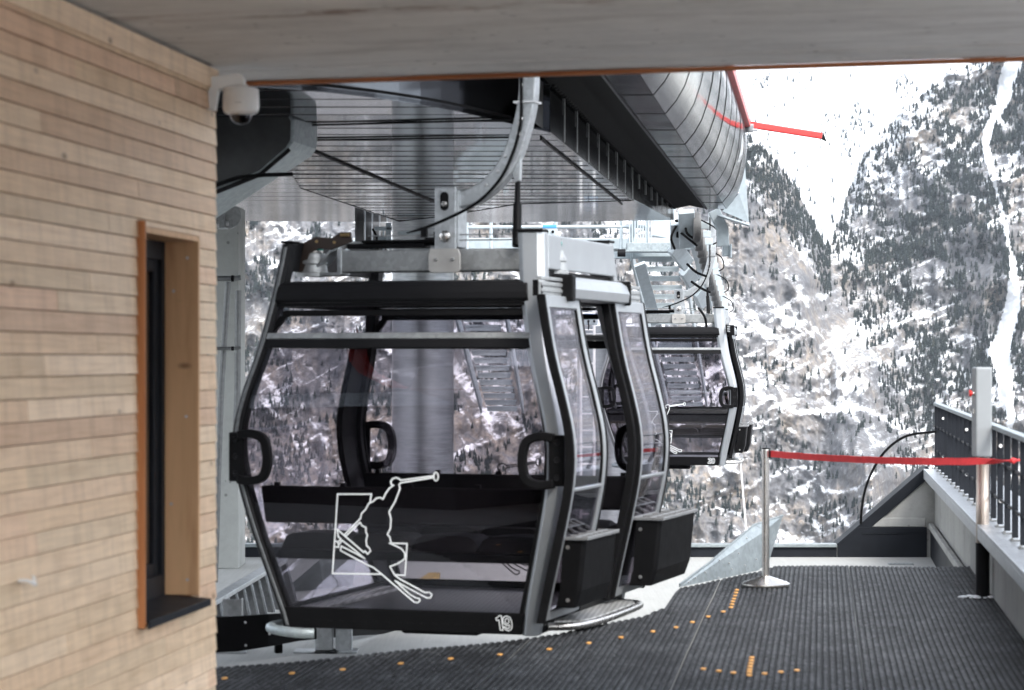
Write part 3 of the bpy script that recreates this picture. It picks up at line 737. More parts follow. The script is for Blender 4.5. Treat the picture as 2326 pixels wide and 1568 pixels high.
for i in range(11):
    s = i/10
    bm = BM(); p, q = a0.lerp(a1,s)-Vector((0,0,0.036)), b0.lerp(b1,s)
    bar(bm, [p,q], 0.062, 0.05, (0,1,0)); sl0 = link('slat', bm, M['handrail'], sg, True, 0.003)
    bm = BM(); f_ = Vector((0.040,-0.028,0)); bar(bm, [p+f_,q+f_], 0.018, 0.012, (0,1,0)); link('slat_flange', bm, M['galv'], sl0, True)
bm = BM(); bar(bm, [b0,b1], 0.05, 0.05); link('bottom_rail', bm, M['galv'], sg, True, 0.004)
gr = thing('guide_rail', 'black curved bumper rail under the gondola corner', 'guide rail', (-1.5,16.5,FLOOR))
ctr = [W(470,1443,16.2), W(540,1440,16.4), W(610,1432,16.6), W(680,1424,16.9), W(760,1420,17.4), W(860,1416,18.2), W(980,1408,19.2)]
hts = [0.115,0.115,0.108,0.095,0.085,0.08,0.08]
bm = BM(); rings = []
for p, h in zip(ctr, hts): rings.append([p+Vector((0,0,-h)), p+Vector((0.0,0.03,-h)), p+Vector((0,0.03,h)), p+Vector((0,0,h))])
loft(bm, rings); link('bumper_board', bm, M['blackmetal'], gr, True, 0.006)
bm = BM()
for px,py in ((520,1418),(557,1414),(522,1470),(558,1466),(612,1440)): lathe(bm, [(0,-0.006),(0.006,-0.005),(0.009,0.0)], W(px,py,16.36), 10, 'Y')
each('board_bolt', bm, M['bolt'], gr, True)
for px, wd in ((527,0.13),(735,0.12),(780,0.11)):
    p = G(px,1492,FLOOR); p.y += 0.25
    bm = BM(); Yp = p.y
    x0 = (px-CX)/F*Yp
    # C-profile post
    prism(bm, [(x0-wd/2,Yp,FLOOR),(x0+wd/2,Yp,FLOOR),(x0+wd/2,Yp+0.1,FLOOR),(x0+wd/2-0.012,Yp+0.1,FLOOR),(x0+wd/2-0.012,Yp+0.012,FLOOR),(x0-wd/2+0.012,Yp+0.012,FLOOR),(x0-wd/2+0.012,Yp+0.1,FLOOR),(x0-wd/2,Yp+0.1,FLOOR)], (0,0,0.36))
    pp = link('post', bm, M['galvdark'] if px==527 else M['galv'], gr, True, 0.004)
    bm = BM(); box(bm, (x0-0.05,Yp+0.02,FLOOR+0.008),(wd+0.18,0.2,0.014)); link('foot_plate', bm, M['galv'], pp, True, 0.003)
bm = BM(); q = G(632,1482,FLOOR); box(bm, W(632,1468,16.9),(0.05,0.05,0.09),0.3); tag(link('position_sensor', bm, M['blackmetal'], None, False, 0.004), 'small black sensor block hanging under the bumper rail', 'sensor')

# ------------------------------------------------------------------ lift station roof
ls = thing('lift_station', 'gondola lift station roof with mirror soffit and curved aluminium cladding', 'lift station', (0,24,FLOOR))
ZS, ZO, ZB = EYE+1.61, EYE+1.79, EYE+1.95
near_edge = [(-4.6,15.35),(-3.2,14.95),(-2.2,14.9),(-1.57,15.0),(-0.98,15.5),(-0.46,16.3),(-0.04,17.3),(0.27,18.06)]
near_edge = [(p.x,p.y) for p in spline([Vector((x,y,0)) for x,y in near_edge],4)]
hull = near_edge+[(TS*26-1.94,26.0),(0.07,26.6),(-0.83,29.0),(-1.34,30.0),(-2.02,24.1),(-1.91,21.6),(-4.6,20.5)]
def clip(poly, y0, y1):
    def half(P, s, lim):
        out = []
        for i in range(len(P)):
            a, b = P[i], P[(i+1)%len(P)]
            ia, ib = s*(a[1]-lim) >= 0, s*(b[1]-lim) >= 0
            if ia: out.append(a)
            if ia != ib:
                t = (lim-a[1])/(b[1]-a[1]); out.append((a[0]+(b[0]-a[0])*t, lim))
        return out
    P = half(poly, 1, y0)
    return half(P, -1, y1) if P else P
bm = BM(); y = 14.8
while y < 30.1:
    P = clip(hull, y+0.006, y+0.494)
    if len(P) >= 3:
        t1 = random.uniform(-0.006,0.006); t2 = random.uniform(-0.0006,0.0006)
        prism(bm, [(px,py,ZS+(py-y-0.25)*t1+t2*px+0.003) for px,py in P], (0,0,0.02))
    y += 0.5
link('hull_soffit', bm, M['hull'], ls, True)
for kk in range(1,31):
    P = clip(hull, 14.8+0.5*kk-0.007, 14.8+0.5*kk+0.007)
    if len(P) >= 3:
        bm = BM(); prism(bm, [(px,py,ZS-0.0006) for px,py in P], (0,0,0.02)); link('soffit_seam', bm, M['fascia'], ls, True)
bm = BM(); prism(bm, [(x*0.999,yy,ZS+0.03) for x,yy in hull], (0,0,0.02)); link('hull_backing', bm, M['rubber'], ls, True)
bm = BM()                              # lower lip around the hull
lip = [Vector((x,yy,ZS)) for x,yy in hull[len(near_edge)-1:]]
for a, b in zip(lip, lip[1:]): bar(bm, [a+Vector((0,0,0.1)), b+Vector((0,0,0.1))], 0.012, 0.205)
link('hull_edge', bm, M['clad'], ls, True)
bm = BM()
for a, b in zip(near_edge, near_edge[1:]):
    v = [bm.verts.new((p[0],p[1],zz)) for zz in (ZS-0.004,ZS+1.3) for p in (a,b)]
    bm.faces.new((v[0],v[1],v[3],v[2]))
link('bullwheel_fascia', bm, M['fascia'], ls, True, 0, True)
bm = BM()                              # panelled fascia beside the slot
y = 18.06
while y < 26.0:
    e = min(26.0, y+0.98)
    prism(bm, [T(-1.94,y+0.006,ZS), T(-1.94,e-0.006,ZS), T(-1.94,e-0.006,ZB), T(-1.94,y+0.006,ZB)], (-0.02,0,0)); y += 0.98
y = 26.0
while y < 33.0:
    e = min(33.2, y+0.98); k0 = max(0, 1-(y-26)/7.5); k1 = max(0, 1-(e-26)/7.5)
    prism(bm, [T(-1.94,y+0.006,ZO+0.02-(ZO-ZS)*k0), T(-1.94,e-0.006,ZO+0.02-(ZO-ZS)*k1), T(-1.94,e-0.006,ZB), T(-1.94,y+0.006,ZB)], (-0.02,0,0)); y += 0.98
link('slot_fascia', bm, M['fascia'], ls, True)
y = 18.06+0.98
while y < 33:
    bm = BM(); prism(bm, [T(-1.936,y-0.008,ZS+0.01 if y < 26 else ZO), T(-1.936,y+0.008,ZS+0.01 if y < 26 else ZO), T(-1.936,y+0.008,ZB), T(-1.936,y-0.008,ZB)], (0.006,0,0)); link('fascia_seam', bm, M['galvdark'], ls, True); y += 0.98
bm = BM(); prism(bm, [T(-1.975,17,ZS+0.005), T(-1.975,33,ZS+0.2), T(-1.975,33,ZB), T(-1.975,17,ZB)], (-0.01,0,0)); link('fascia_backing', bm, M['rubber'], ls, True)
bm = BM(); y = 18.1
while y < 33:
    lathe(bm, [(0,-0.018),(0.016,-0.014),(0.019,0.0),(0,0.0)], T(-1.915,y,ZB), 8); y += 0.16
each('bolt', bm, M['darkgrey'], ls, True)
bm = BM()
nb = 60
for i in range(nb):
    y0, y1 = 12+21.2*i/nb, 12+21.2*(i+1)/nb
    a = [T(-1.94,y0,ZB), T(-1.74,y0,ZB+0.04), T(-1.72,y0,ZB+0.04), T(-1.52,y0,ZB)]; b = [T(-1.94,y1,ZB), T(-1.74,y1,ZB+0.04), T(-1.72,y1,ZB+0.04), T(-1.52,y1,ZB)]
    for j in range(3):
        v = [bm.verts.new(p) for p in (a[j],a[j+1],b[j+1],b[j])]; bm.faces.new(v)
bmesh.ops.remove_doubles(bm, verts=bm.verts, dist=0.001)
for k in range(2600):                  # bristles hanging off the brush strips
    y = random.uniform(16,33.1); s = random.random(); c = -1.94+0.42*s
    zz = ZB+0.04-abs(s-0.5)*0.08
    d_ = Vector((random.uniform(0.05,0.14)*(1 if s<0.5 else -1), random.uniform(-0.08,0.02), -random.uniform(0.005,0.03)))
    p = T(c,y,zz-0.002); w = Vector((0,0.004,0))
    v = [bm.verts.new(q) for q in (p, p+w, p+d_)]; bm.faces.new(v)
link('slot_brush', bm, M['brush'], ls, True)
bm = BM(); y = 13.0; L1 = 1.45; bk = BM()
prof = [(0.0,0.0),(0.085,0.10),(0.155,0.22),(0.21,0.38),(0.25,0.56),(0.272,0.74),(0.276,0.90),(0.262,1.02),(0.235,1.12)]
while y < 33.1:
    e = min(33.2, y+L1)
    prism(bm, [T(-1.50,y+0.006,ZB), T(-1.50,e-0.006,ZB), T(-1.255,e-0.006,ZB), T(-1.255,y+0.006,ZB)], (0,0,0.02))
    y += L1
link('outer_soffit', bm, M['clad'], ls, True)
y = 13.0+L1
while y < 33.1:
    bm = BM()
    prism(bm, [T(-1.50,y-0.012,ZB-0.003), T(-1.50,y+0.012,ZB-0.003), T(-1.25,y+0.012,ZB-0.003), T(-1.25,y-0.012,ZB-0.003)], (0,0,0.02))
    rings = []
    for dx, dz in prof: rings.append([T(-1.258+dx,y-0.010-TS*dx,ZB+dz), T(-1.246+dx,y-0.010-TS*dx,ZB+dz), T(-1.246+dx,y+0.010-TS*dx,ZB+dz), T(-1.258+dx,y+0.010-TS*dx,ZB+dz)])
    loft(bm, rings); link('cladding_seam', bm, M['rubber'], ls, True); y += L1
bm = BM(); prism(bm, [T(-1.52,12,ZB-0.012), T(-1.52,33.2,ZB-0.012), T(-1.502,33.2,ZB-0.012), T(-1.502,12,ZB-0.012)], (0,0,0.04)); link('brush_holder', bm, M['anthracite'], ls, True)
bm = BM(); y = 13.0
while y < 33.1:
    e = min(33.2, y+L1); t1 = random.uniform(-0.004,0.004)
    cols = []
    for s in (0,0.25,0.5,0.75,1):
        yy = y+0.007+(e-y-0.014)*s
        cols.append([bm.verts.new(T(-1.25+dx+t1*(s-0.5)+0.006*math.sin(PI*s)*dz, yy-TS*dx, ZB+dz)) for dx,dz in prof])
    for a, b in zip(cols, cols[1:]):
        for j in range(len(a)-1): bm.faces.new((a[j],b[j],b[j+1],a[j+1]))
    y += L1
o = link('cladding', bm, M['clad'], ls, True, 0, True)
bm = BM()
cA = [T(-1.275+dx,12.9,ZB+dz+0.012) for dx,dz in prof]; cB = [T(-1.275+dx,33.18,ZB+dz+0.012) for dx,dz in prof]
va = [bm.verts.new(p) for p in cA]; vb = [bm.verts.new(p) for p in cB]
for j in range(len(va)-1): bm.faces.new((va[j],vb[j],vb[j+1],va[j+1]))
prism(bm, [T(-1.51,12.9,ZB+0.03), T(-1.51,33.18,ZB+0.03), T(-1.27,33.18,ZB+0.03), T(-1.27,12.9,ZB+0.03)], (0,0,0.01))
link('cladding_backing', bm, M['rubber'], ls, True)
bm = BM()                              # end cover of the cladding
prism(bm, [T(-1.52,33.2,ZB)]+[T(-1.25+dx,33.2,ZB+dz) for dx,dz in prof]+[T(-1.52,33.2,ZB+1.12)], (0,0.02,0)); link('end_cover', bm, M['clad'], ls, True)
bm = BM(); bar(bm, [T(-0.975,17,EYE+3.075), T(-0.975,33.25,EYE+3.075)], 0.085, 0.11); link('red_trim', bm, M['red'], ls, True, 0.008)
bm = BM(); pB = T(-0.97,33.2,EYE+3.06); bar(bm, [pB, pB+Vector((1.0,0.25,-0.13))], 0.07, 0.085); rb_ = link('red_boom', bm, M['red'], ls, True, 0.012)
bm = BM(); q_ = pB+Vector((1.0,0.25,-0.13)); prism(bm, [q_+Vector((0,-0.03,-0.045)), q_+Vector((0.07,-0.01,-0.075)), q_+Vector((0.02,-0.03,0.04))], (0,0.06,0)); link('boom_tip', bm, M['darkgrey'], rb_, True)
bm = BM(); box(bm, pB+Vector((0.05,0.0,-0.075)),(0.16,0.10,0.02)); box(bm, pB+Vector((0.05,0.0,0.06)),(0.16,0.10,0.015)); link('boom_bracket', bm, M['galv'], rb_, True, 0.004)
bm = BM(); lathe(bm, [(0.0,-0.09),(0.05,-0.085),(0.065,-0.06),(0.065,0.02),(0.0,0.02)], pB+Vector((0.02,0.0,-0.02)), 14); link('boom_joint', bm, M['galv'], ls, True, 0, True)
bm = BM()                              # white lettering strokes on the cladding
for i, (h0,h1) in enumerate(((0.0,1),(0.08,1),(0.2,0.9),(0.1,0.55),(0.3,1),(0.1,0.9),(0.35,0.8),(0.2,1.0),(0.4,0.9),(0.25,0.8))):
    yy = 30.8+i*0.075
    pr = [(dx,dz) for dx,dz in prof if 0.2 <= dz <= 0.75]
    q = []
    for s in np.linspace(h0,h1,5):
        dz = 0.42+0.34*s; dx = float(np.interp(dz,[p[1] for p in prof],[p[0] for p in prof])); q.append(T(-1.242+dx+0.006,yy-TS*dx,ZB+dz))
    for a, b in zip(q,q[1:]):
        v = [bm.verts.new(p) for p in (a, a+Vector((TS*0.045,0.045,0)), b+Vector((TS*0.045,0.045,0)), b)]; bm.faces.new(v)
each('lettering', bm, M['graphic'], ls, True)
bm = BM(); y = 20.0                    # upper soffit further back
outl = [(-5.2,19.5),(TS*19.5-1.96,19.5),(TS*33.0-1.96,33.0),(-0.2,33.6),(-5.2,33.0)]
while y < 33.6:
    P = clip(outl, y+0.004, y+0.676)
    if len(P) >= 3:
        t1 = random.uniform(-0.002,0.002); prism(bm, [(px,py,ZO+(py-y-0.34)*t1) for px,py in P], (0,0,0.02))
    y += 0.68
link('upper_soffit', bm, M['soffit'], ls, True)
bm = BM(); prism(bm, [(x,yy,ZO+0.03) for x,yy in outl], (0,0,0.02)); link('soffit_backing', bm, M['rubber'], ls, True)
bm = BM()                              # roof shell over everything
prism(bm, [(-5.2,9.5,EYE+3.2),(TS*9.5-1.1,9.5,EYE+3.2),(TS*33-1.1,33.2,EYE+3.2),(-5.2,33.2,EYE+3.2)], (0,0,0.1)); link('roof_deck', bm, M['anthracite'], ls, True)
bm = BM()
tube(bm, [G(700,340,ZS-0.006), G(1005,468,ZS-0.006)], 0.010, 6)
tube(bm, [G(1228,316,ZS-0.006), G(1412,464,ZS-0.006)], 0.010, 6)
tube(bm, [G(470,291,ZS-0.006), G(1185,272,ZS-0.006)], 0.007, 6)
tube(bm, [G(470,322,ZS-0.006), G(1180,312,ZS-0.006)], 0.007, 6)
each('cable', bm, M['rubber'], ls, True)
# unseen building behind the viewer's left, shaped for its reflection in the gondola glass
rc_ = [(-4.05,3.72),(-4.33,3.88),(-4.69,4.33),(-4.88,4.55),(-4.97,4.75),(-5.05,5.2),(-5.1,6.5)]
bm = BM(); prism(bm, [Vector((x,10.2,z)) for x,z in rc_]+[Vector((-9.5,10.2,6.5)),Vector((-9.5,10.2,3.72))], (0,-2.5,0)); link('reflected_cladding', bm, M['fascia'], ls, True)
bm = BM(); bar(bm, [Vector((x+0.05,10.15,z)) for x,z in rc_[1:]], 0.10, 0.17, (0,1,0)); link('reflected_red_trim', bm, M['red'], ls, True)
bm = BM(); prism(bm, [Vector((-9.5,10.2,3.1)),Vector((-3.4,10.2,3.1)),Vector((-3.4,10.2,3.5)),Vector((-4.0,10.2,3.68)),Vector((-9.5,10.2,3.70))], (0,-2.5,0)); link('reflected_roof_edge', bm, M['whitesteel'], ls, True)
bm = BM(); prism(bm, [Vector((-9.5,10.2,-0.38)),Vector((-3.45,10.2,-0.38)),Vector((-3.45,10.2,3.09)),Vector((-9.5,10.2,3.09))], (0,-2.5,0)); link('reflected_wall', bm, M['darkgrey'], ls, True)
# support column of the station
bm = BM(); lathe(bm, [(0.378,-9),(0.378,4.3)], (W(960,800,31).x,31,0), 56); co = link('column', bm, M['column'], ls, True, 0, True)
bm = BM(); box(bm, W(932,530,30.60),(0.30,0.05,0.05)); 
for px in (912,932,952): lathe(bm, [(0,-0.01),(0.012,-0.01),(0.012,0)], W(px,530,30.57), 8, 'Y')
link('cable_clip', bm, M['whitesteel'], co, True)
# cantilever beam
cbm = thing('cantilever_beam', 'grey tapering steel cantilever beam under the soffit at upper left', 'beam', (-1.9,17.2,2.9))
Yf = 17.0
front = [W(400,455,Yf),W(480,438,Yf),W(590,394,Yf),W(655,338,Yf),W(666,322,Yf),W(668,272,Yf),W(656,252,Yf),W(400,215,Yf)]
bm = BM()
Yk = 17.62; back = [W(400,535,Yk),W(488,500,Yk),W(602,424,Yk),W(708,356,Yk),W(720,340,Yk),W(722,284,Yk),W(710,262,Yk),W(400,230,Yk)]
va = [bm.verts.new(p) for p in front]; vb = [bm.verts.new(p) for p in back]
bm.faces.new(va); bm.faces.new(vb[::-1]); quadloop(bm, va, vb)
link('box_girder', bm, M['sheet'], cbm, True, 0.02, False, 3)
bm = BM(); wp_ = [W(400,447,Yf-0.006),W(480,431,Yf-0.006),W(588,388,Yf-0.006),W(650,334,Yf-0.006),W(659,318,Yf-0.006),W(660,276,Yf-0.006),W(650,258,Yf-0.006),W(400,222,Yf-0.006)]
prism(bm, wp_, (0,0.03,0)); link('shaded_front_plate', bm, simple('shaded_stained_steel',(0.035,0.037,0.038),0.55,0.3,0.45,2.5,0.1,30), cbm, True, 0.004)  # added plate; girder's shaded front put into its dark colour, with stains
bm = BM(); 
prism(bm, [W(400,462,Yf-0.012)+Vector((0,0,-0.012)),W(480,446,Yf-0.012),W(592,401,Yf-0.012),W(660,343,Yf-0.012),W(655,336,Yf-0.012),W(590,392,Yf-0.012),W(480,436,Yf-0.012),W(400,452,Yf-0.012)], (0,0.03,0)); link('weld_flange', bm, M['darkgrey'], cbm, True, 0.003)
bm = BM(); tube(bm, [W(470,428,Yf-0.05), W(540,404,Yf-0.05), W(600,398,Yf-0.05), W(665,396,Yf-0.04)], 0.014, 8)
each('cable', bm, M['rubber'], cbm, True)

# ------------------------------------------------------------------ gondola cabins
ZZ = [0,.25,.6,.87,1.12,1.35,1.63,2.0,2.33]
HL = [.76,.85,.97,1.05,1.09,1.05,.965,.895,.85]
HR = [.79,.84,.92,.975,.985,.935,.86,.80,.775]
DL = [1.0,1.02,1.05,1.06,1.06,1.03,.96,.87,.80]
def smooth_interp(z, V):
    a = [np.interp(z+d, ZZ, V) for d in (-0.10,-0.05,0,0.05,0.10)]; return float(np.mean(a))
hl = lambda z: smooth_interp(z,HL); hr_ = lambda z: smooth_interp(z,HR); dl = lambda z: smooth_interp(z,DL)
def zs_(z0,z1): return list(np.linspace(z0,z1,max(2,int((z1-z0)/0.07)+1)))
def end_panel(bm, sy, z0, z1, i0=0.0, i1=0.0, off=0.0, th=0.02):
    rings = []
    for z in zs_(z0,z1):
        x0, x1, y = -hl(z)+i0, hr_(z)-i1, sy*(dl(z)+off)
        rings.append([Vector((x0,y,z)),Vector((x1,y,z)),Vector((x1,y-sy*th,z)),Vector((x0,y-sy*th,z))])
    loft(bm, rings)
def end_panel_s(bm, sy, z0, z1, s0, s1, off=0.0, th=0.02, s0b=None, s1b=None):   # fractional span, may lean
    rings = []
    Z = zs_(z0,z1)
    for z in Z:
        t = (z-z0)/(z1-z0); a = s0 if s0b is None else s0+(s0b-s0)*t; b = s1 if s1b is None else s1+(s1b-s1)*t
        x0, x1 = -hl(z)+a*(hl(z)+hr_(z)), -hl(z)+b*(hl(z)+hr_(z)); y = sy*(dl(z)+off)
        rings.append([Vector((x0,y,z)),Vector((x1,y,z)),Vector((x1,y-sy*th,z)),Vector((x0,y-sy*th,z))])
    loft(bm, rings)
def side_panel(bm, sx, z0, z1, y0, y1, off=0.0, th=0.02, rel=False):
    rings = []
    for z in zs_(z0,z1):
        x = (hr_(z)+off) if sx > 0 else -(hl(z)+off)
        a, b = (y0*dl(z), y1*dl(z)) if rel else (y0, y1)
        rings.append([Vector((x,a,z)),Vector((x,b,z)),Vector((x-sx*th,b,z)),Vector((x-sx*th,a,z))])
    loft(bm, rings)
def post_sec(bm, sx, sy, w, d, z0=0.0, z1=2.33, wtop=None, ch=0.02, ox=0.0, oy=0.0):
    rings = []
    for z in zs_(z0,z1):
        ww = w if wtop is None else w+(wtop-w)*(z-z0)/(z1-z0)
        x = (hr_(z) if sx > 0 else -hl(z))+sx*ox; y = sy*(dl(z)+oy)
        xi = x-sx*ww; yi = y-sy*d
        rings.append([Vector(p+(z,)) for p in ((x-sx*ch,y),(x,y-sy*ch),(x,yi),(xi,yi),(xi,y-sy*ch),(xi+sx*ch,y))])
    loft(bm, rings)

SK = [[(505,318),(140,318),(65,1180),(600,1188)], [(505,318),(490,410)], [(690,850),(882,855),(850,1200),(745,1195)],
 [(200,765),(385,580),(395,530),(440,485),(475,420),(525,395),(560,362),(600,355),(630,372),(660,310),(700,255),(745,222),(722,215),(716,180),(735,152),(775,140),(808,153),(822,168),(1180,120)],
 [(1180,138),(825,195),(805,215),(815,255),(800,300),(760,400),(695,510),(715,590),(705,690),(672,755),(697,785),(710,850)],
 [(690,850),(760,880),(820,910),(855,960),(855,1015),(820,1045),(770,1075),(690,1105),(740,1200),(800,1245),(900,1300),(1060,1388),(1110,1385),(1135,1410),(1120,1445),(1080,1448),(1000,1405),(880,1340),(742,1260),(830,1345),(900,1410),(960,1445),(1000,1455),(1005,1480),(975,1500),(940,1490),(830,1395),(600,1190),(510,1115),(440,1085),(160,930),(168,882),(330,965),(420,1020),(320,930),(180,820),(150,858)],
 [(215,780),(378,622),(398,660),(440,680),(440,730),(455,765),(440,820),(445,880),(470,900),(485,935),(450,970),(425,935),(410,950),(130,700),(140,780),(168,805),(128,845)],
 [(100,830),(122,830),(140,855),(140,893),(108,890)]]
tip = [(1205+24*math.cos(a),128+46*math.sin(a)) for a in np.linspace(0,2*PI,13)]
SK.append(tip)

def ribbon(bm, pts, w, yf, dirn):      # flat line decal; pts are (x,z); yf(z) gives the pane surface
    th = 0.0016*dirn
    for (x0,z0),(x1,z1) in zip(pts,pts[1:]):
        dx, dz = x1-x0, z1-z0; l = math.hypot(dx,dz)
        if l < 1e-6: continue
        dx, dz = dx/l, dz/l; e = w*0.45; nx, nz = -dz*w/2, dx*w/2
        c = [(x0-dx*e*0.6+nx,z0-dz*e*0.6+nz),(x0-dx*e-0*nx,z0-dz*e),(x0-dx*e*0.6-nx,z0-dz*e*0.6-nz),(x1+dx*e*0.6-nx,z1+dz*e*0.6-nz),(x1+dx*e,z1+dz*e),(x1+dx*e*0.6+nx,z1+dz*e*0.6+nz)]
        a = [bm.verts.new((x,yf(z),z)) for x,z in c]; b = [bm.verts.new((x,yf(z)+th,z)) for x,z in c]
        bm.faces.new(a); bm.faces.new(b[::-1]); quadloop(bm, a, b)

def make_cabin(number, label, loc, rz, is_open, left_shade_mat, group):
    t = thing('gondola_cabin', label, 'gondola cabin', loc, rz, group)
    # corner pillars
    for sx in (1,-1):
        for sy in (-1,1):
            bm = BM()
            if sx > 0: post_sec(bm, sx, sy, 0.105, 0.11, 0.0, 2.33, 0.165, 0.035, 0.0, 0.012)
            else: post_sec(bm, sx, sy, 0.060, 0.11, 0.0, 2.28, 0.070, 0.020, 0.0, 0.012)
            pm = M['silver'] if (sx > 0 and sy < 0) or (sx > 0) else left_shade_mat  # left pillars: silver mirroring dark surroundings, imitated by a darker colour
            pp = link('corner_pillar', bm, pm, t, False, 0.006)
            zt = 2.332 if sx > 0 else 2.282
            bm = BM(); xx = (hr_(2.33)-0.085) if sx > 0 else -(hl(2.3)-0.035)
            box(bm, (xx, sy*(dl(2.3)-0.045), zt+0.008),(0.165 if sx>0 else 0.075,0.125,0.016)); link('pillar_cap', bm, M['rubber'], pp, False, 0.004)
            if sx < 0:
                bm = BM(); post_sec(bm, sx, sy, 0.018, 0.02, 0.02, 2.26, None, 0.003, -0.026, 0.016); link('pillar_strip', bm, M['handrail'], pp)
    # ends: bands, panes, skirt
    for sy in (-1,1):
        bm = BM()
        prof2 = [(1.925,0.010),(1.945,0.028),(1.98,0.034),(2.02,0.026),(2.045,0.0)]
        rings = []
        for z, o_ in prof2: rings.append([Vector((-hl(z)+0.045,sy*(dl(z)+o_),z)),Vector((hr_(z)-0.10,sy*(dl(z)+o_),z)),Vector((hr_(z)-0.10,sy*(dl(z)-0.08),z)),Vector((-hl(z)+0.045,sy*(dl(z)-0.08),z))])
        loft(bm, rings); link('roof_band', bm, M['darkgrey'], t, False, 0.004)
        bm = BM(); end_panel(bm, sy, 1.902, 1.922, 0.05, 0.11, 0.004, 0.05); link('gutter', bm, M['blackmetal'], t)
        # tilting vent
        bm = BM()
        end_panel_s(bm, sy, 1.845, 1.880, 0.055, 0.945, -0.02, 0.04)
        end_panel_s(bm, sy, 1.745, 1.846, 0.012, 0.040, -0.02, 0.04, 0.050, 0.075); end_panel_s(bm, sy, 1.745, 1.846, 0.960, 0.988, -0.02, 0.04, 0.925, 0.950)
        vf = link('vent_frame', bm, M['rubber'], t, False, 0.004)
        bm = BM(); end_panel(bm, sy, 1.745, 1.90, 0.055, 0.115, -0.03, 0.006); link('vent_pane', bm, M['doorglass'], vf)
        bm = BM(); end_panel(bm, sy, 1.655, 1.708, 0.048, 0.105, 0.008, 0.05); wr = link('waist_rail', bm, M['darkgrey'], t, False, 0.004)
        bm = BM(); end_panel(bm, sy, 1.709, 1.745, 0.048, 0.105, 0.014, 0.05); link('rail_cover', bm, M['galvdark'], wr, False, 0.006)
        bm = BM(); end_panel(bm, sy, 0.128, 1.653, 0.052, 0.112, -0.012, 0.006); pane = link('window_pane', bm, M['glass'], t, False, 0, True)
        bm = BM(); end_panel(bm, sy, 0.128, 1.653, 0.060, hl(1)*0, 0,0.001) if False else None
        rings = []
        for z in zs_(0.128,1.653): rings.append([Vector((-hl(z)+0.048,sy*(dl(z)-0.004),z)),Vector((-hl(z)+0.070,sy*(dl(z)-0.004),z)),Vector((-hl(z)+0.070,sy*(dl(z)-0.04),z)),Vector((-hl(z)+0.048,sy*(dl(z)-0.04),z))])
        loft(bm, rings); rings = []
        for z in zs_(0.128,1.653): rings.append([Vector((hr_(z)-0.105,sy*(dl(z)-0.004),z)),Vector((hr_(z)-0.125,sy*(dl(z)-0.004),z)),Vector((hr_(z)-0.125,sy*(dl(z)-0.04),z)),Vector((hr_(z)-0.105,sy*(dl(z)-0.04),z))])
        loft(bm, rings); each('pane_seal', bm, M['rubber'], pane)
        bm = BM(); end_panel(bm, sy, 0.005, 0.128, 0.045, 0.095, 0.006, 0.05); sk_ = link('skirt', bm, M['blackmetal'], t, False, 0.008)
        bm = BM()
        for i in range(19):
            x = -0.62+i*0.072; box(bm, (x,sy*(dl(0.05)+0.0065),0.052),(0.036,0.004,0.010))
        each('drain_slot', bm, M['rubber'], sk_)
        # skier outline
        bm = BM(); u = 1/(F*2.704*1.7618)*14.72
        yf = (lambda z: -(dl(z)-0.012)-0.0045) if sy < 0 else (lambda z: (dl(z)-0.012)-0.0105)
        for pl_ in SK:
            pts = []
            for a, b in pl_:
                dx_, dy_ = (1300+a/2.704)/1.7618, (1860+b/2.704)/1.7618
                X = (dx_-CX)/F; s17, c17 = math.sin(math.radians(17)), math.cos(math.radians(17))
                # plane of the near pane in the photographed cabin
                yl = -1.045; x_ = (X*(15.69+c17*yl)+0.323-s17*yl)/(c17+X*s17)
                Yw = 15.69-s17*x_+c17*yl; pts.append((x_, EYE+(HY-dy_)/F*Yw))
            if sy > 0: pts = [(x,z) for x,z in pts]
            ribbon(bm, pts, 0.0086 if sy < 0 else 0.009, yf, -1)
        link('skier_outline', bm, M['graphic'] if sy < 0 else M['graphicbacklit'], pane)
        # corner grab/bumper loops
        for sx in (-1,1):
            bm = BM(); X0 = (hr_(1.01)-0.01) if sx > 0 else -(hl(1.01)-0.0)
            yb = sy*(dl(1.0)+0.03)
            def q(u_, z): return Vector((X0-sx*u_, yb, z))
            wl = 0.245
            pts = spline([q(0.05,1.14), q(0.13,1.150), q(0.205,1.125), q(wl-0.012,1.06), q(wl-0.010,0.965), q(0.205,0.895), q(0.13,0.872), q(0.05,0.880)], 6)
            bar(bm, pts, 0.05, 0.055, (0,1,0)); hb = link('corner_bumper', bm, M['black'], t, False, 0.012, False, 3)
            bm = BM(); prism(bm, [q(-0.012,1.158), q(0.085,1.158), q(0.085,0.866), q(-0.012,0.866)], (0,-sy*0.035,0)); bl = link('bumper_plate', bm, M['black'], hb, False, 0.01)
            if sx > 0 or True:
                bm = BM()
                for zz in (1.115,1.015,0.915): lathe(bm, [(0.019,0.0),(0.017,-0.006),(0.013,-0.004),(0.0,-0.004)] if sy<0 else [(0.019,0.0),(0.017,0.006),(0.0,0.006)], q(0.032,zz), 16, 'Y')
                each('bumper_bolt', bm, M['darkgrey'], bl, False, 0, True)
    # left side: glass, sill, frame
    bm = BM(); side_panel(bm, -1, 0.128, 1.653, -0.90, 0.90, -0.012, 0.006, True); link('side_pane', bm, M['glass'], t, False, 0, True)
    bm = BM(); side_panel(bm, -1, 0.005, 0.128, -0.90, 0.90, 0.004, 0.05, True); side_panel(bm, -1, 1.655, 1.745, -0.90, 0.90, 0.004, 0.05, True); side_panel(bm, -1, 1.90, 2.04, -0.90, 0.90, 0.004, 0.06, True)
    for a, b in ((-0.90,-0.86),(0.64,0.90)): side_panel(bm, -1, 0.128, 1.655, a, b, 0.0, 0.04, True)
    link('side_frame', bm, M['blackmetal'], t, False, 0.004)
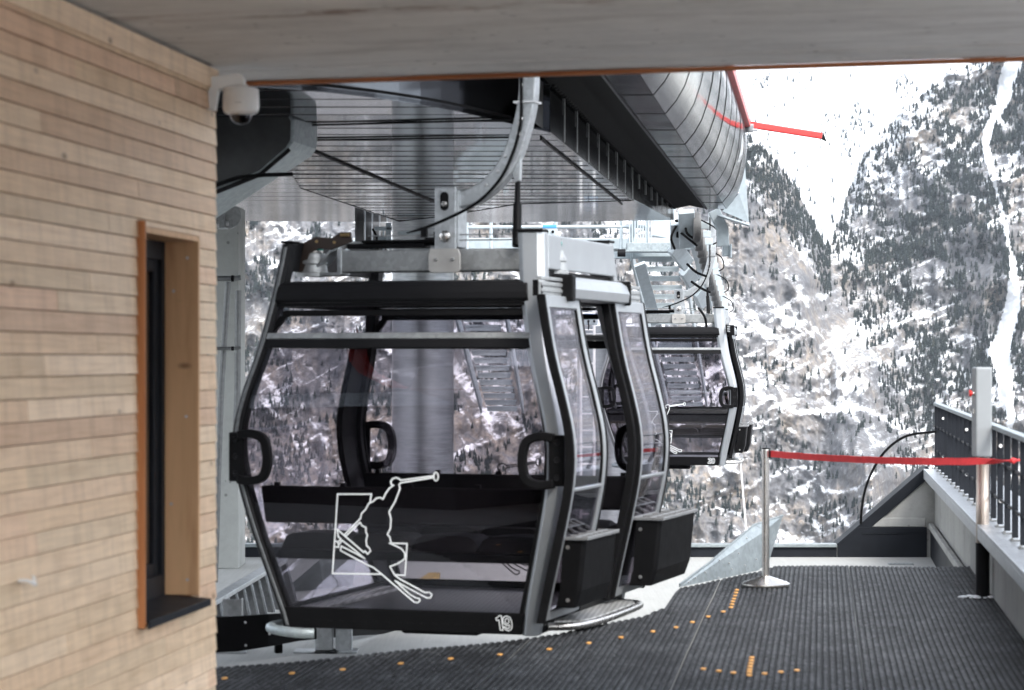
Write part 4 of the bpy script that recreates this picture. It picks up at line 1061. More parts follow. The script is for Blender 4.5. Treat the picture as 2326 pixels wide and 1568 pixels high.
    for x0_ in (-0.735,-0.64):
        bm = BM(); box(bm, (x0_,-0.08,0.098),(0.075,1.5,0.02)); link('threshold_strip', bm, M['tread'], t, False, 0.003)
    bm = BM(); side_panel(bm, -1, 2.12, 2.30, -0.88, 0.88, 0.0, 0.02, True); link('roof_side_panel', bm, M['darkgrey'], t, False, 0.006)
    # door side: sill, head, upper panel
    bm = BM(); side_panel(bm, 1, 0.005, 0.10, -0.90, 0.90, 0.0, 0.05, True); side_panel(bm, 1, 1.915, 2.05, -0.90, 0.90, 0.0, 0.06, True)
    side_panel(bm, 1, 0.10, 1.92, -0.90, -0.80, -0.004, 0.05, True); side_panel(bm, 1, 0.10, 1.92, 0.72, 0.90, -0.004, 0.05, True); link('door_portal', bm, M['blackmetal'], t, False, 0.004)
    bm = BM(); side_panel(bm, 1, 2.115, 2.32, -0.90, 0.93, 0.004, 0.02, True); link('roof_side_panel', bm, M['silver'], t, False, 0.008)
    bm = BM(); box(bm, (hr_(2.08)-0.06,0,2.085),(0.06,1.5,0.05)); link('roof_rail', bm, M['blackmetal'], t, False, 0.004)
    # roof + floor + benches
    bm = BM(); rings = []
    for z, k in ((1.985,0.98),(2.035,0.985),(2.055,0.90)): rings.append([Vector((-hl(z)*k,-dl(z)*k,z)),Vector((hr_(z)*k,-dl(z)*k,z)),Vector((hr_(z)*k,dl(z)*k,z)),Vector((-hl(z)*k,dl(z)*k,z))])
    loft(bm, rings); link('roof', bm, M['darkgrey'], t, False, 0.01)
    bm = BM(); rings = []
    for z, k in ((0.02,0.97),(0.085,0.97)): rings.append([Vector((-hl(z)*k,-dl(z)*k,z)),Vector((hr_(z)*k,-dl(z)*k,z)),Vector((hr_(z)*k,dl(z)*k,z)),Vector((-hl(z)*k,dl(z)*k,z))])
    loft(bm, rings); link('floor', bm, M['cabfloor'], t)
    for sy in (-1,1):
        bm = BM(); yb = sy*0.90
        prism(bm, [Vector((-0.93,yb,0.615)),Vector((0.84,yb,0.615)),Vector((0.86,yb,0.835)),Vector((-0.96,yb,0.835))], (0,-sy*0.05,0)); bk_ = link('backrest', bm, M['seat'], t, False, 0.015, False, 3)
        bm = BM()
        for i in range(5): box(bm, (-0.86+i*0.42,yb-sy*0.025,0.842),(0.03,0.03,0.03))
        each('backrest_clip', bm, M['black'], bk_)
        bm = BM(); prism(bm, [Vector((-0.84,sy*0.92,0.405)),Vector((0.80,sy*0.92,0.405)),Vector((0.80,sy*0.46,0.405)),Vector((-0.84,sy*0.46,0.405))], (0,0,0.055)); sb = link('bench_frame', bm, M['blackmetal'], t, False, 0.006)
        for i in range(4):
            bm = BM(); x0 = -0.83+i*0.41
            rings = []
            for xx, k in ((0,0.25),(0.02,0.75),(0.06,1),(0.2,1.08),(0.34,1),(0.38,0.75),(0.40,0.25)):
                rings.append([Vector((x0+xx,sy*0.90,0.462)),Vector((x0+xx,sy*0.46,0.462)),Vector((x0+xx,sy*0.44,0.462+0.05*k)),Vector((x0+xx,sy*0.55,0.462+0.085*k)),Vector((x0+xx,sy*0.86,0.462+0.09*k))])
            loft(bm, rings); link('seat', bm, M['seat'], t, False, 0.01, True)
    # doors
    if is_open: leaves = ((-1.13,-0.42,1),(0.42,1.16,-1))
    else: leaves = ((-0.66,-0.01,1),(0.01,0.66,-1))
    for y0, y1, lip_ in leaves:
        O = 0.072
        bm = BM()
        side_panel(bm, 1, 0.10, 1.955, y0, y0+0.055, O, 0.034); side_panel(bm, 1, 0.10, 1.955, y1-0.055, y1, O, 0.034)
        side_panel(bm, 1, 1.885, 1.955, y0+0.055, y1-0.055, O, 0.034); side_panel(bm, 1, 0.835, 0.855, y0+0.055, y1-0.055, O, 0.034); side_panel(bm, 1, 0.10, 0.15, y0+0.055, y1-0.055, O, 0.034)
        dr = link('door', bm, M['silver'], t, False, 0.005)
        bm = BM(); side_panel(bm, 1, 0.856, 1.884, y0+0.055, y1-0.055, O-0.012, 0.006); link('door_pane', bm, M['doorglass'], dr, False, 0, True)
        bm = BM(); side_panel(bm, 1, 0.151, 0.834, y0+0.055, y1-0.055, O-0.012, 0.006); link('lower_pane', bm, M['acrylic'], dr, False, 0, True)
        bm = BM()
        side_panel(bm, 1, 0.09, 1.96, y0-0.028, y0-0.001, O+0.004, 0.05); side_panel(bm, 1, 0.09, 1.96, y1+0.001, y1+0.028, O+0.004, 0.05)
        if lip_ < 0: side_panel(bm, 1, 0.09, 1.96, y0-0.075, y0-0.030, O-0.02, 0.05)
        else: side_panel(bm, 1, 0.09, 1.96, y1+0.030, y1+0.075, O-0.02, 0.05)
        side_panel(bm, 1, 0.86, 1.88, y1-0.075, y1-0.057, O-0.004, 0.015)
        each('door_seal', bm, M['rubber'], dr, False, 0.006)
        bm = BM(); ym = (y0+y1)/2
        # runner plate on top
        prism(bm, [Vector((hr_(2)+0.03,y0-0.02,1.955)),Vector((hr_(2)+0.03,y1+0.02,1.955)),Vector((hr_(2)+0.03,y1+0.02,2.035)),Vector((hr_(2)+0.03,y0-0.02,2.035))], (0.02,0,0)); link('door_runner', bm, M['galvdark'], dr, False, 0.004)
        bm = BM(); 
        for zz in (1.97,2.0): 
            for yy in (y0-0.005,): lathe(bm, [(0,0.0),(0.008,0.0),(0.006,0.006),(0,0.006)], (hr_(2)+0.052,yy+0.02,zz), 10, 'X')
        box(bm, (hr_(2)+0.03,y0-0.03,1.995),(0.03,0.02,0.09)); link('runner_stop', bm, M['blackmetal'], dr)
        # ski rack on the leaf
        zb0, zb1 = (0.175, 0.560) if lip_ > 0 else (0.165, 0.575)
        ra, rb = (y0+0.05, y1+0.02) if lip_ > 0 else (y0+0.10, y1+0.30)
        bm = BM(); xo = hr_(0.45)+O+(0.012 if lip_ > 0 else 0.035); wd = 0.135 if lip_ > 0 else 0.165
        rings = []
        for z, k, sh in ((zb0,0.86,-0.045),(zb0+0.1,0.93,-0.02),(zb1,1.0,0.0)):
            x0_, x1_ = xo+sh, xo+sh+wd*k
            rings.append([Vector((x0_,ra,z)),Vector((x1_-0.02,ra-0.0,z)),Vector((x1_,ra+0.02,z)),Vector((x1_,rb,z)),Vector((x0_,rb,z))])
        loft(bm, rings); rk = link('ski_rack', bm, M['blackmetal'], dr, False, 0.006)
        bm = BM(); zt = zb1+0.002; x0_, x1_ = xo-0.02, xo+wd+0.018
        rim = 0.012; n_s = 5; n_r = 3
        # slotted top: rails between slots
        ya, yb2 = ra-0.015, rb+0.015
        xs = [x0_, x0_+0.012, x0_+(x1_-x0_)*0.52, x0_+(x1_-x0_)*0.60, x1_-0.014, x1_]
        box(bm, ((xs[0]+xs[1])/2,(ya+yb2)/2,zt+0.01),(xs[1]-xs[0],yb2-ya,0.02)); box(bm, ((xs[2]+xs[3])/2,(ya+yb2)/2,zt+0.01),(xs[3]-xs[2],yb2-ya,0.02)); box(bm, ((xs[4]+xs[5])/2,(ya+yb2)/2,zt+0.01),(xs[5]-xs[4],yb2-ya,0.02))
        for xa, xb, n_ in ((xs[1],xs[2],4),(xs[3],xs[4],6)):
            for i in range(n_+1):
                yy = ya+0.008+(yb2-ya-0.016)*i/n_; box(bm, ((xa+xb)/2,yy,zt+0.0095),(xb-xa,0.016,0.018))
        link('rack_top', bm, M['racktop'], rk, False, 0.003)
        bm = BM(); 
        for zz, yy in ((0.52,ra+0.0),(0.22,ra+0.0)): lathe(bm, [(0,-0.008),(0.010,-0.008),(0.012,-0.003),(0.010,0.0)], (xo+0.03,yy-0.001,zz), 12, 'Y')
        each('rack_bolt', bm, M['bolt'], rk, False, 0, True)
    bm = BM(); rings = []
    for z, k in ((1.935,0.075),(1.945,0.112),(2.0,0.120),(2.05,0.100),(2.075,0.06),(2.08,0.02)):
        rings.append([Vector((0.80+k,-0.62,z)),Vector((0.80+k,0.66,z)),Vector((0.80,0.66,z)),Vector((0.80,-0.62,z))])
    loft(bm, rings); rc = link('door_rail_cover', bm, M['silver'], t, False, 0.006)
    bm = BM()
    for yy in (-0.66,0.675): box(bm, (0.855,yy-0.0,2.005),(0.135,0.075 if yy<0 else 0.03,0.155))
    each('rail_end_cap', bm, M['rubber'], rc, False, 0.012)
    bm = BM(); yA, yB = (-1.13,1.16)
    for zz in (1.985,2.02,2.052): box(bm, (0.845,(yA+yB)/2,zz),(0.03,yB-yA,0.020))
    each('door_track', bm, M['galvdark'], t, False, 0.003)
    # doorstep and foot bumpers
    bm = BM()
    prism(bm, [Vector((0.72,-0.70,0.03)),Vector((0.96,-0.62,0.03)),Vector((0.99,-0.3,0.03)),Vector((0.99,0.5,0.03)),Vector((0.94,0.66,0.03)),Vector((0.72,0.70,0.03))], (0,0,0.03)); ds = link('doorstep', bm, M['tread'], t, False, 0.004)
    bm = BM(); tube(bm, spline([Vector((0.80,-0.80,0.035)),Vector((0.95,-0.68,0.035)),Vector((1.005,-0.3,0.035)),Vector((1.005,0.48,0.035)),Vector((0.96,0.68,0.035)),Vector((0.80,0.76,0.035))],6), 0.024, 12); link('step_rim', bm, M['steel'], ds, False, 0, True)
    for sy in (-1,1):
        bm = BM(); tube(bm, spline([Vector((-0.56,sy*1.04,-0.022)),Vector((-0.66,sy*1.07,-0.018)),Vector((-0.80,sy*1.045,-0.008)),Vector((-0.86,sy*0.97,0.0)),Vector((-0.80,sy*0.86,0.01)),Vector((-0.70,sy*0.82,0.015))],6), 0.030, 14); fb = link('foot_bumper', bm, M['sheet'], t, False, 0, True)
    bm = BM(); box(bm, (0,0,-0.04),(0.5,0.8,0.08)); link('underframe', bm, M['blackmetal'], t, False, 0.02)
    # suspension
    hy = -0.45
    hg = BM(); box(hg, (0.08,hy,2.182),(1.36,0.13,0.135)); hb_ = link('hanger_beam', hg, M['galvdark'], t, False, 0.012, False, 3)
    for sx in (-1,1):
        bm = BM(); cx_ = -0.80 if sx < 0 else 0.72
        lathe(bm, [(0.105,2.095),(0.105,2.115),(0.092,2.12),(0.085,2.165),(0.092,2.172),(0.092,2.185),(0.082,2.20),(0.078,2.235),(0.0,2.235)], (cx_,hy,0), 28); mt = link('mount_socket', bm, M['galvdark'], t, False, 0, True)
        bm = BM(); lathe(bm, [(0.05,2.235),(0.062,2.24),(0.062,2.252)], (cx_,hy,0), 24); lathe(bm, [(0.0635,2.289),(0.0635,2.305),(0.0,2.305)], (cx_,hy,0), 24); each('mount_ring', bm, M['steel'], mt, False, 0, True)
        bm = BM(); lathe(bm, [(0.063,2.252),(0.066,2.257),(0.066,2.285),(0.063,2.289)], (cx_,hy,0), 24); link('mount_buffer', bm, M['teal'], mt, False, 0, True)
        if sx < 0:                      # cast fork between socket and beam
            bm = BM()
            o_ = [(-0.70,2.10),(-0.60,2.10),(-0.60,2.262),(-0.66,2.265),(-0.70,2.24),(-0.735,2.20),(-0.76,2.15)]
            prism(bm, [Vector((x,hy-0.075,z)) for x,z in ((-0.615,2.10),(-0.585,2.10),(-0.585,2.26),(-0.615,2.26))], (0,0.15,0))
            bar(bm, [Vector((-0.60,hy,2.262)), Vector((-0.66,hy,2.245)), Vector((-0.70,hy,2.20)), Vector((-0.745,hy,2.155))], 0.15, 0.018, (0,0,1))
            bar(bm, [Vector((-0.60,hy,2.106)), Vector((-0.76,hy,2.106))], 0.15, 0.02, (0,0,1))
            rings = [[Vector((-0.60+0.0,hy+yy,2.262)) for yy in (-0.075,0.075)]]
            tube(bm, spline([Vector((-0.62,hy-0.05,2.255)),Vector((-0.56,hy-0.02,2.285)),Vector((-0.46,hy+0.02,2.282)),Vector((-0.38,hy+0.04,2.25))],5), 0.02, 10)
            link('mount_fork', bm, M['galv'], t, False, 0.005)
    bm = BM()
    prism(bm, [Vector((x-0.09,hy-0.085,z)) for x,z in ((-0.735,2.30),(-0.66,2.335),(-0.56,2.325),(-0.50,2.36),(-0.43,2.36),(-0.42,2.30),(-0.50,2.275),(-0.56,2.255),(-0.64,2.262),(-0.70,2.232),(-0.74,2.12),(-0.775,2.12))], (0,0.012,0)); pb = link('drive_bracket', bm, M['brownplate'], t, False, 0.004)
    bm = BM(); lathe(bm, [(0.0,-0.01),(0.009,-0.01),(0.009,0.0)], (-0.74,hy-0.086,2.305), 10, 'Y'); lathe(bm, [(0.0,-0.01),(0.009,-0.01),(0.009,0.0)], (-0.625,hy-0.086,2.298), 10, 'Y'); cyl(bm, (-0.585,hy-0.09,2.342), (-0.53,hy-0.09,2.342), 0.012, 10); each('bracket_bolt', bm, M['brass'], pb)
    bm = BM(); box(bm, (-0.22,hy-0.02,2.30),(0.46,0.16,0.016)); box(bm, (-0.30,hy-0.02,2.275),(0.5,0.12,0.03)); box(bm, (-0.02,hy-0.03,2.296),(0.08,0.06,0.05)); link('door_drive', bm, M['blackmetal'], t, False, 0.006)
    bm = BM()
    for dz in (2.335,2.302): cyl(bm, (-0.42,hy-0.06,dz), (0.70,hy-0.06,dz), 0.0045, 6)
    each('control_rod', bm, M['galvdark'], t)
    # hanger plates, pivot, arm
    px0 = 0.095
    for dy in (-0.085,0.085):
        bm = BM(); prism(bm, [Vector((px0-0.075,hy+dy,2.24)),Vector((px0+0.06,hy+dy,2.24)),Vector((px0+0.06,hy+dy,2.62)),Vector((px0-0.075,hy+dy,2.62))], (0,0.014 if dy>0 else -0.014,0)); hp = link('hanger_plate', bm, M['galv'], t, False, 0.006)
        if dy < 0:
            bm = BM(); o_ = [(px0-0.012+0.026*math.cos(a), 2.535+(0.03 if math.sin(a)>0 else -0.03)+0.026*math.sin(a)) for a in np.linspace(0,2*PI,20,endpoint=False)]
            prism(bm, [Vector((x,hy-0.1,z)) for x,z in o_], (0,-0.004,0)); sl = link('pivot_slot', bm, M['rubber'], hp)
            bm = BM(); lathe(bm, [(0.0,-0.016),(0.014,-0.016),(0.02,-0.008),(0.02,0.0)], (px0-0.012,hy-0.103,2.518), 14, 'Y'); lathe(bm, [(0.0,-0.02),(0.02,-0.02),(0.034,-0.012),(0.036,0.0)], (px0-0.008,hy-0.099,2.325), 20, 'Y'); each('pivot_pin', bm, M['steel'], hp, False, 0, True)
    bm = BM(); prism(bm, [Vector((px0+0.058,hy-0.084,2.26)),Vector((px0+0.070,hy-0.084,2.26)),Vector((px0+0.070,hy-0.084,2.60)),Vector((px0+0.058,hy-0.084,2.60))], (0,0.168,0)); link('hanger_web', bm, M['galv'], t, False, 0.003)
    bm = BM(); prism(bm, [Vector((x,hy-0.105,z)) for x,z in ((-0.005,2.25),(0.175,2.25),(0.19,2.215),(0.19,2.125),(0.175,2.105),(0.0,2.105),(-0.015,2.125),(-0.015,2.215))], (0,-0.012,0))
    cl = link('beam_clamp', bm, simple('worn_plate',(0.40,0.39,0.37),0.55,0.4,0.15,5), t, False, 0.006)
    bm = BM()
    for xx in (0.035,0.14): lathe(bm, [(0.0,-0.012),(0.008,-0.012),(0.011,-0.006),(0.012,0.0)], (xx,hy-0.117,2.185), 8, 'Y')
    each('clamp_bolt', bm, M['bolt'], cl)
    armpts = [(px0+0.04,2.545),(0.26,2.575),(0.38,2.66),(0.475,2.79),(0.535,2.95),(0.575,3.12),(0.585,3.30),(0.583,3.55),(0.575,3.75)]
    ap = spline([Vector((x,hy,z)) for x,z in armpts], 6)
    bm = BM(); bar(bm, ap, 0.105, 0.10, (0,1,0)); am = link('hanger_arm', bm, M['galv'], t, False, 0.012, False, 3)
    bm = BM(); prism(bm, [Vector((0.47,hy-0.02,2.74)),Vector((0.55,hy-0.02,2.86)),Vector((0.535,hy-0.02,2.78)),Vector((0.53,hy-0.02,2.655)),Vector((0.50,hy-0.02,2.645))], (0,0.04,0)); link('damper_lug', bm, M['galv'], am, False, 0.004)
    bm = BM(); tube(bm, [Vector((0.512,hy,2.66)),Vector((0.515,hy-0.02,2.52)),Vector((0.516,hy-0.02,2.515)),Vector((0.535,hy-0.1,2.26))], [0.016,0.018,0.026,0.028], 14); link('damper', bm, M['blackmetal'], t, False, 0, True)
    cp_ = spline([Vector((-0.05,hy-0.09,2.375)),Vector((0.10,hy-0.10,2.43)),Vector((0.28,hy-0.09,2.52)),Vector((0.42,hy-0.07,2.66)),Vector((0.505,hy-0.065,2.83)),Vector((0.548,hy-0.065,3.0)),Vector((0.552,hy-0.065,3.2)),Vector((0.552,hy-0.065,3.7))],6)
    bm = BM(); tube(bm, cp_, 0.0095, 8); cab = link('control_cable', bm, M['rubber'], t, False, 0, True)
    bm = BM(); tube(bm, [Vector((-0.05,hy-0.09,2.375)),Vector((-0.16,hy-0.09,2.348))],[0.010,0.004],8); box(bm, (-0.05,hy-0.085,2.352),(0.035,0.03,0.06)); box(bm, (0.02,hy-0.07,2.33),(0.02,0.03,0.05)); link('cable_clamp', bm, M['black'], cab)
    bm = BM()
    for zz in (2.93,2.99,3.02,3.22,3.29): lathe(bm, [(0.0,-0.014),(0.012,-0.012),(0.013,0.0)], (0.535 if zz<3 else 0.552,hy-0.058,zz), 10, 'Y')
    for x_, z_ in ((0.40,2.71),(0.33,2.63),(0.445,2.80)): lathe(bm, [(0.0,-0.010),(0.010,-0.009),(0.012,0.0)], (x_,hy-0.05,z_), 10, 'Y')
    box(bm, (0.572,hy,3.12),(0.135,0.135,0.012)); each('arm_fitting', bm, M['bolt'], am)
    # number
    ell = lambda cx_, cz_, rx, rz: [(cx_+rx*math.cos(a), cz_+rz*math.sin(a)) for a in np.linspace(0,2*PI,15)]
    DG = {'1': [[(478,818),(540,800),(590,745),(615,725),(710,725),(770,1300),(655,1300),(600,905),(500,915),(478,818)]],
          '9': [[(760,900),(800,775),(930,722),(1060,780),(1130,920),(1150,1080),(1120,1250),(1000,1320),(880,1280),(795,1170),(880,1165),(930,1230),(990,1235),(1040,1180),(1045,1085),(960,1110),(850,1075),(775,980),(760,900)], ell(942,930,80,108)],
          '2': [[(450,890),(470,780),(570,722),(680,735),(745,810),(745,920),(690,1020),(570,1170),(745,1170),(745,1300),(430,1300),(430,1190),(590,1000),(630,910),(615,850),(580,840),(555,900),(450,890)]],
          '0': [ell(960,1011,185,292), ell(960,1011,75,185)]}
    bm = BM(); su = 0.083/578
    for ch in str(number):
        for pl_ in DG[ch]: ribbon(bm, [(0.60+(a-815)*su, 0.072-(b-1011)*su) for a,b in pl_], 0.0052, (lambda z: -(dl(z)+0.0075)), -1)
    link('cabin_number', bm, M['graphic'], t)
    return t
c19 = make_cabin(19, 'nearest black and silver gondola cabin with open doors, number 19', (-0.323,15.69,0.0), -math.radians(17), True, M['darkgrey'], 'gondola cabins')
c20 = make_cabin(20, 'farther black and silver gondola cabin with closed doors, number 20', (2.478,38.44,0.0), -math.radians(7), False, simple('shaded_silver',(0.22,0.23,0.235),0.4,0.2,0.05,3), 'gondola cabins')
bm = BM(); tube(bm, [W(1681,1050,38.2), W(1686,1110,38.2), W(1694,1200,38.2), W(1700,1300,38.2)], 0.014, 8); box(bm, W(1681,1050,38.2)+Vector((-0.01,0,0.03)),(0.04,0.04,0.06))
tag(link('hanging_rope', bm, M['white'], None, False, 0, True), 'thin white rope hanging below gondola number 20', 'rope')

# ------------------------------------------------------------------ machinery behind the station
def pbox(bm, px0, py0, px1, py1, Y, d=0.12):
    a, b = W(px0,py1,Y), W(px1,py0,Y); c = (a+b)/2; box(bm, (c.x,Y+d/2,c.z),(b.x-a.x,d,b.z-a.z))
mp_ = thing('maintenance_platform', 'pale steel maintenance gantry with railings hanging behind the soffit', 'gantry', W(1280,560,41))
bm = BM(); pbox(bm,800,541,1580,566,41,0.25); link('main_girder', bm, M['whitesteel'], mp_, True, 0.01)
bm = BM(); pbox(bm,800,572,1560,588,40.6,0.1); link('lower_girder', bm, M['whitesteel'], mp_, True, 0.01)
for py in (497,517):
    bm = BM(); cyl(bm, W(1040,py,40.4), W(1470,py-2,40.4), 0.03, 8); link('railing_bar', bm, M['whitesteel'], mp_, True, 0, True)
for px in (1060,1115,1262,1410,1470):
    bm = BM(); cyl(bm, W(px,470,40.4), W(px,575,40.4), 0.03, 8); link('railing_post', bm, M['whitesteel'], mp_, True, 0, True)
bm = BM()
for i in range(9): pbox(bm,1428+i*6.2,478,1431+i*6.2,552,40.2,0.05)
link('grating', bm, M['whitesteel'], mp_, True)
bm = BM(); pbox(bm,1424,552,1536,568,40.0,0.4); pbox(bm,1420,568,1545,572,39.9,0.5); link('landing', bm, M['sheet'], mp_, True, 0.004)
bm = BM(); cyl(bm, W(1402,575,39.8), W(1420,575,39.8), 0.06, 14); link('roller', bm, M['darkgrey'], mp_, True, 0, True)
bm = BM(); bar(bm, [W(1500,540,41.6), W(1512,470,41.6)], 0.34, 0.2, (0,1,0)); bar(bm, [W(1428,560,40.3), W(1444,490,40.3)], 0.09, 0.1, (0,1,0)); each('brace', bm, M['whitesteel'], mp_, True, 0.01)
for (px,py,Y) in ((1248,522,39.5),(1342,725,43.6)):
    sb_ = thing('junction_box', 'pale junction box with blue lid '+('on the gantry railing' if py<600 else 'on the ladder of the tower column'), 'junction box', W(px,py,Y))
    bm = BM(); pbox(bm,px-15,py-3,px+15,py+14,Y,0.12); link('housing', bm, M['whitesteel'], sb_, True, 0.008)
    bm = BM(); pbox(bm,px-16,py-11,px+16,py-3.4,Y-0.01,0.14); link('lid', bm, M['blue'], sb_, True, 0.008)
    bm = BM()
    for dx in (-6,7): lathe(bm, [(0,-0.02),(0.022,-0.02),(0.022,0.0)], W(px+dx,py+5,Y), 10, 'Y')
    tube(bm, [W(px-6,py+6,Y-0.02), W(px-5,py+16,Y-0.04), W(px-6,py+24,Y-0.02)], 0.012, 6); each('cable_gland', bm, M['rubber'], sb_, True)
# stairs running down along the line
def stairs(label, xa, ya, Ya, xb, yb, Yb, n, wd):
    s_ = thing('steel_stairway', label, 'stairway', W(xb,yb,Yb), 0, 'galvanised stairways along the line')
    pa, pb_ = W(xa,ya,Ya), W(xb,yb,Yb)
    for i in range(n):
        p = pa.lerp(pb_, i/(n-1))
        bm = BM(); box(bm, p,(wd,0.24,0.03),-TA); box(bm, p+Vector((0,-0.11,-0.035)),(wd,0.012,0.07),-TA)
        for k_ in range(14): box(bm, p+Vector((-wd/2+wd*(k_+0.5)/14,-0.125,0.012)),(wd/34,0.012,0.018))
        link('step', bm, M['whitesteel'], s_, True)
    for sx in (-1,1):
        bm = BM(); o_ = Vector((sx*(wd/2+0.10),0,0)); bar(bm, [pa+o_+Vector((0,0,0.05)), pb_+o_], 0.035, 0.22); link('stringer', bm, M['whitesteel'], s_, True, 0.006)
    return s_
stairs('galvanised stairway descending beyond the landing, above gondola number 20', 1492,586,40.5, 1560,915,53.0, 20, 0.62)
stairs('galvanised stairway on the farther lane, seen through gondola number 19', 1088,700,36.0, 1140,925,44.0, 14, 0.52)
bm = BM(); bar(bm, [W(1452,600,39.8), W(1490,735,41.5)], 0.18, 0.05, (0,1,0)); tag(link('stair_brace', bm, M['whitesteel'], None, False, 0.006), 'flat white steel brace hanging left of the stairway steps', 'brace')
# tyre conveyor
tc_ = thing('tyre_conveyor', 'row of ribbed rubber tyres accelerating cabins beyond the brush slot', 'tyre conveyor', W(1580,520,35))
def tyre(parent, c, r, w):
    bm = BM(); n = 7; prof_ = [(r*0.55,-w/2)]
    for i in range(n):
        a = -w/2+w*i/n; prof_ += [(r*(0.96 if i in (0,n-1) else 1),a+0.003),(r*(0.96 if i in (0,n-1) else 1),a+w/n-0.006),(r*0.95,a+w/n-0.004),(r*0.95,a+w/n)]
    prof_.append((r*0.55,w/2)); lathe(bm, prof_, c, 36, 'X'); ty = link('tyre', bm, simple('tyre_rubber',(0.10,0.10,0.10),0.6,0,0.2,4) if 'tyrem' not in M else M['tyrem'], parent, True, 0, True)
    bm = BM(); lathe(bm, [(0.0,-w*0.35),(r*0.5,-w*0.40),(r*0.58,-w*0.5),(r*0.60,-w*0.52),(r*0.60,w*0.52),(0,w*0.4)], c, 28, 'X'); link('rim', bm, M['whitesteel'], ty, True, 0, True)
M['tyrem'] = simple('tyre_rubber',(0.16,0.16,0.158),0.6,0,0.25,4)
for i in range(15):
    s = i/14; Y = 35.0+16*s
    tyre(tc_, W(1581+54*s**0.9, 517+188*s**0.85, Y), 0.22, 0.105)
    bm = BM(); c = W(1581+54*s**0.9, 517+188*s**0.85, Y); box(bm, c+Vector((0.12,0.02,0.03)),(0.12,0.04,0.10)); link('rocker', bm, M['whitesteel'], tc_, True, 0.006)
    if i % 4 == 0:
        bm = BM(); tube(bm, spline([c+Vector((0.05,-0.1,0.1)), c+Vector((0.26,-0.1,-0.02)), c+Vector((0.30,-0.1,-0.18)), c+Vector((0.22,-0.1,-0.24))],4), 0.010, 6); link('hose', bm, M['rubber'], tc_, True, 0, True)
bm = BM(); a, b = W(1562,500,35.5), W(1612,690,51); bar(bm, [a,b], 0.10, 0.18); each('carrier_beam', bm, M['whitesteel'], tc_, True, 0.01)
for (x0,y0,Y0,x1,y1,Y1) in ((1530,560,36,1560,600,37),(1556,612,38,1572,640,39),(1585,660,41,1598,690,43),(1540,505,35,1540,560,35.5),(1558,480,34.8,1560,560,35.2)):
    bm = BM(); bar(bm, [W(x0,y0,Y0), W(x1,y1,Y1)], 0.22, 0.10, (0,1,0)); each('hanger_box', bm, M['whitesteel'], tc_, True, 0.01)
bm = BM()
for (p0,p1,p2) in (((1535,515),(1524,540),(1532,566)),((1545,528),(1566,545),(1582,558)),((1556,505),(1560,530),(1580,545)),((1560,600),(1580,618),(1604,628)),((1570,640),(1592,655),(1612,664)),((1586,700),(1600,720),(1604,742))):
    tube(bm, spline([W(*p0,35.0),W(*p1,34.9),W(*p2,35.0)],5), 0.018, 7)
each('hydraulic_hose', bm, M['rubber'], tc_, True, 0, True)
bm = BM(); pbox(bm,1532,498,1572,516,35.0,0.25); pbox(bm,1536,522,1560,540,35.1,0.2); link('gear_motor', bm, M['blackmetal'], tc_, True, 0.02)
t2 = thing('tyre_conveyor', 'part of a second tyre row at the left, behind the hanger beam', 'tyre conveyor', W(830,530,33.5))
for i in range(4):
    tyre(t2, W(818+i*17, 528+i*5, 33.4+i*0.5), 0.24, 0.12)
bm = BM(); pbox(bm,850,515,890,524,33.0,0.1); pbox(bm,876,506,888,560,33.0,0.1); pbox(bm,858,538,888,548,33.1,0.1); pbox(bm,868,520,872,600,33.3,0.1); each('carrier_beam', bm, M['whitesteel'], t2, True, 0.01)
bm = BM(); tube(bm, spline([W(846,520,32.8),W(856,545,32.8),W(840,560,32.8)],5), 0.014, 7); each('hydraulic_hose', bm, M['rubber'], t2, True, 0, True)
# entry funnel at the station's end
fn = thing('rope_catcher', 'white flared steel catch plate at the outer end of the cladding', 'catch plate', W(1670,470,34))
bm = BM()
prism(bm, [W(1640,480,33.8), W(1700,505,34.2), W(1690,350,34.0), W(1678,440,33.9)], (0,0.02,0)); prism(bm, [W(1630,486,33.4), W(1702,509,33.6), W(1702,513,35.2), W(1630,490,35.2)], (0,0,-0.02)); link('flare', bm, M['whitesteel'], fn, True)
bm = BM(); bar(bm, [W(1620,478,34.3), W(1640,520,34.3), W(1642,560,34.3)], 0.16, 0.12, (0,1,0)); pbox(bm,1642,558,1660,582,34.6,0.2); pbox(bm,1658,554,1662,586,34.5,0.3); link('arm', bm, M['whitesteel'], fn, True, 0.01)
# tower column with ladder
tw2 = thing('tower_column', 'pale steel tower column with ladder seen through the open gondola door', 'tower', (W(1378,800,45).x,45,-20))
bm = BM(); lathe(bm, [(0.56,-30),(0.53,2.15),(0.0,2.15)], (W(1378,800,45).x,45,0), 48); link('shaft', bm, M['column'], tw2, True, 0, True)
bm = BM(); pbox(bm,1300,757,1452,776,44.3,0.4); link('collar', bm, M['galvdark'], tw2, True, 0.02)
ld = thing('tower_ladder', 'white steel ladder fixed to the tower column', 'ladder', W(1333,1300,44))
for px in (1319,1349):
    bm = BM(); cyl(bm, W(px,690,44), W(px,1400,44), 0.024, 8); link('ladder_rail', bm, M['white'], ld, True, 0, True)
for i in range(18):
    bm = BM(); py = 712+i*38; cyl(bm, W(1319,py,44), W(1349,py,44), 0.016, 8); link('rung', bm, M['white'], ld, True, 0, True)

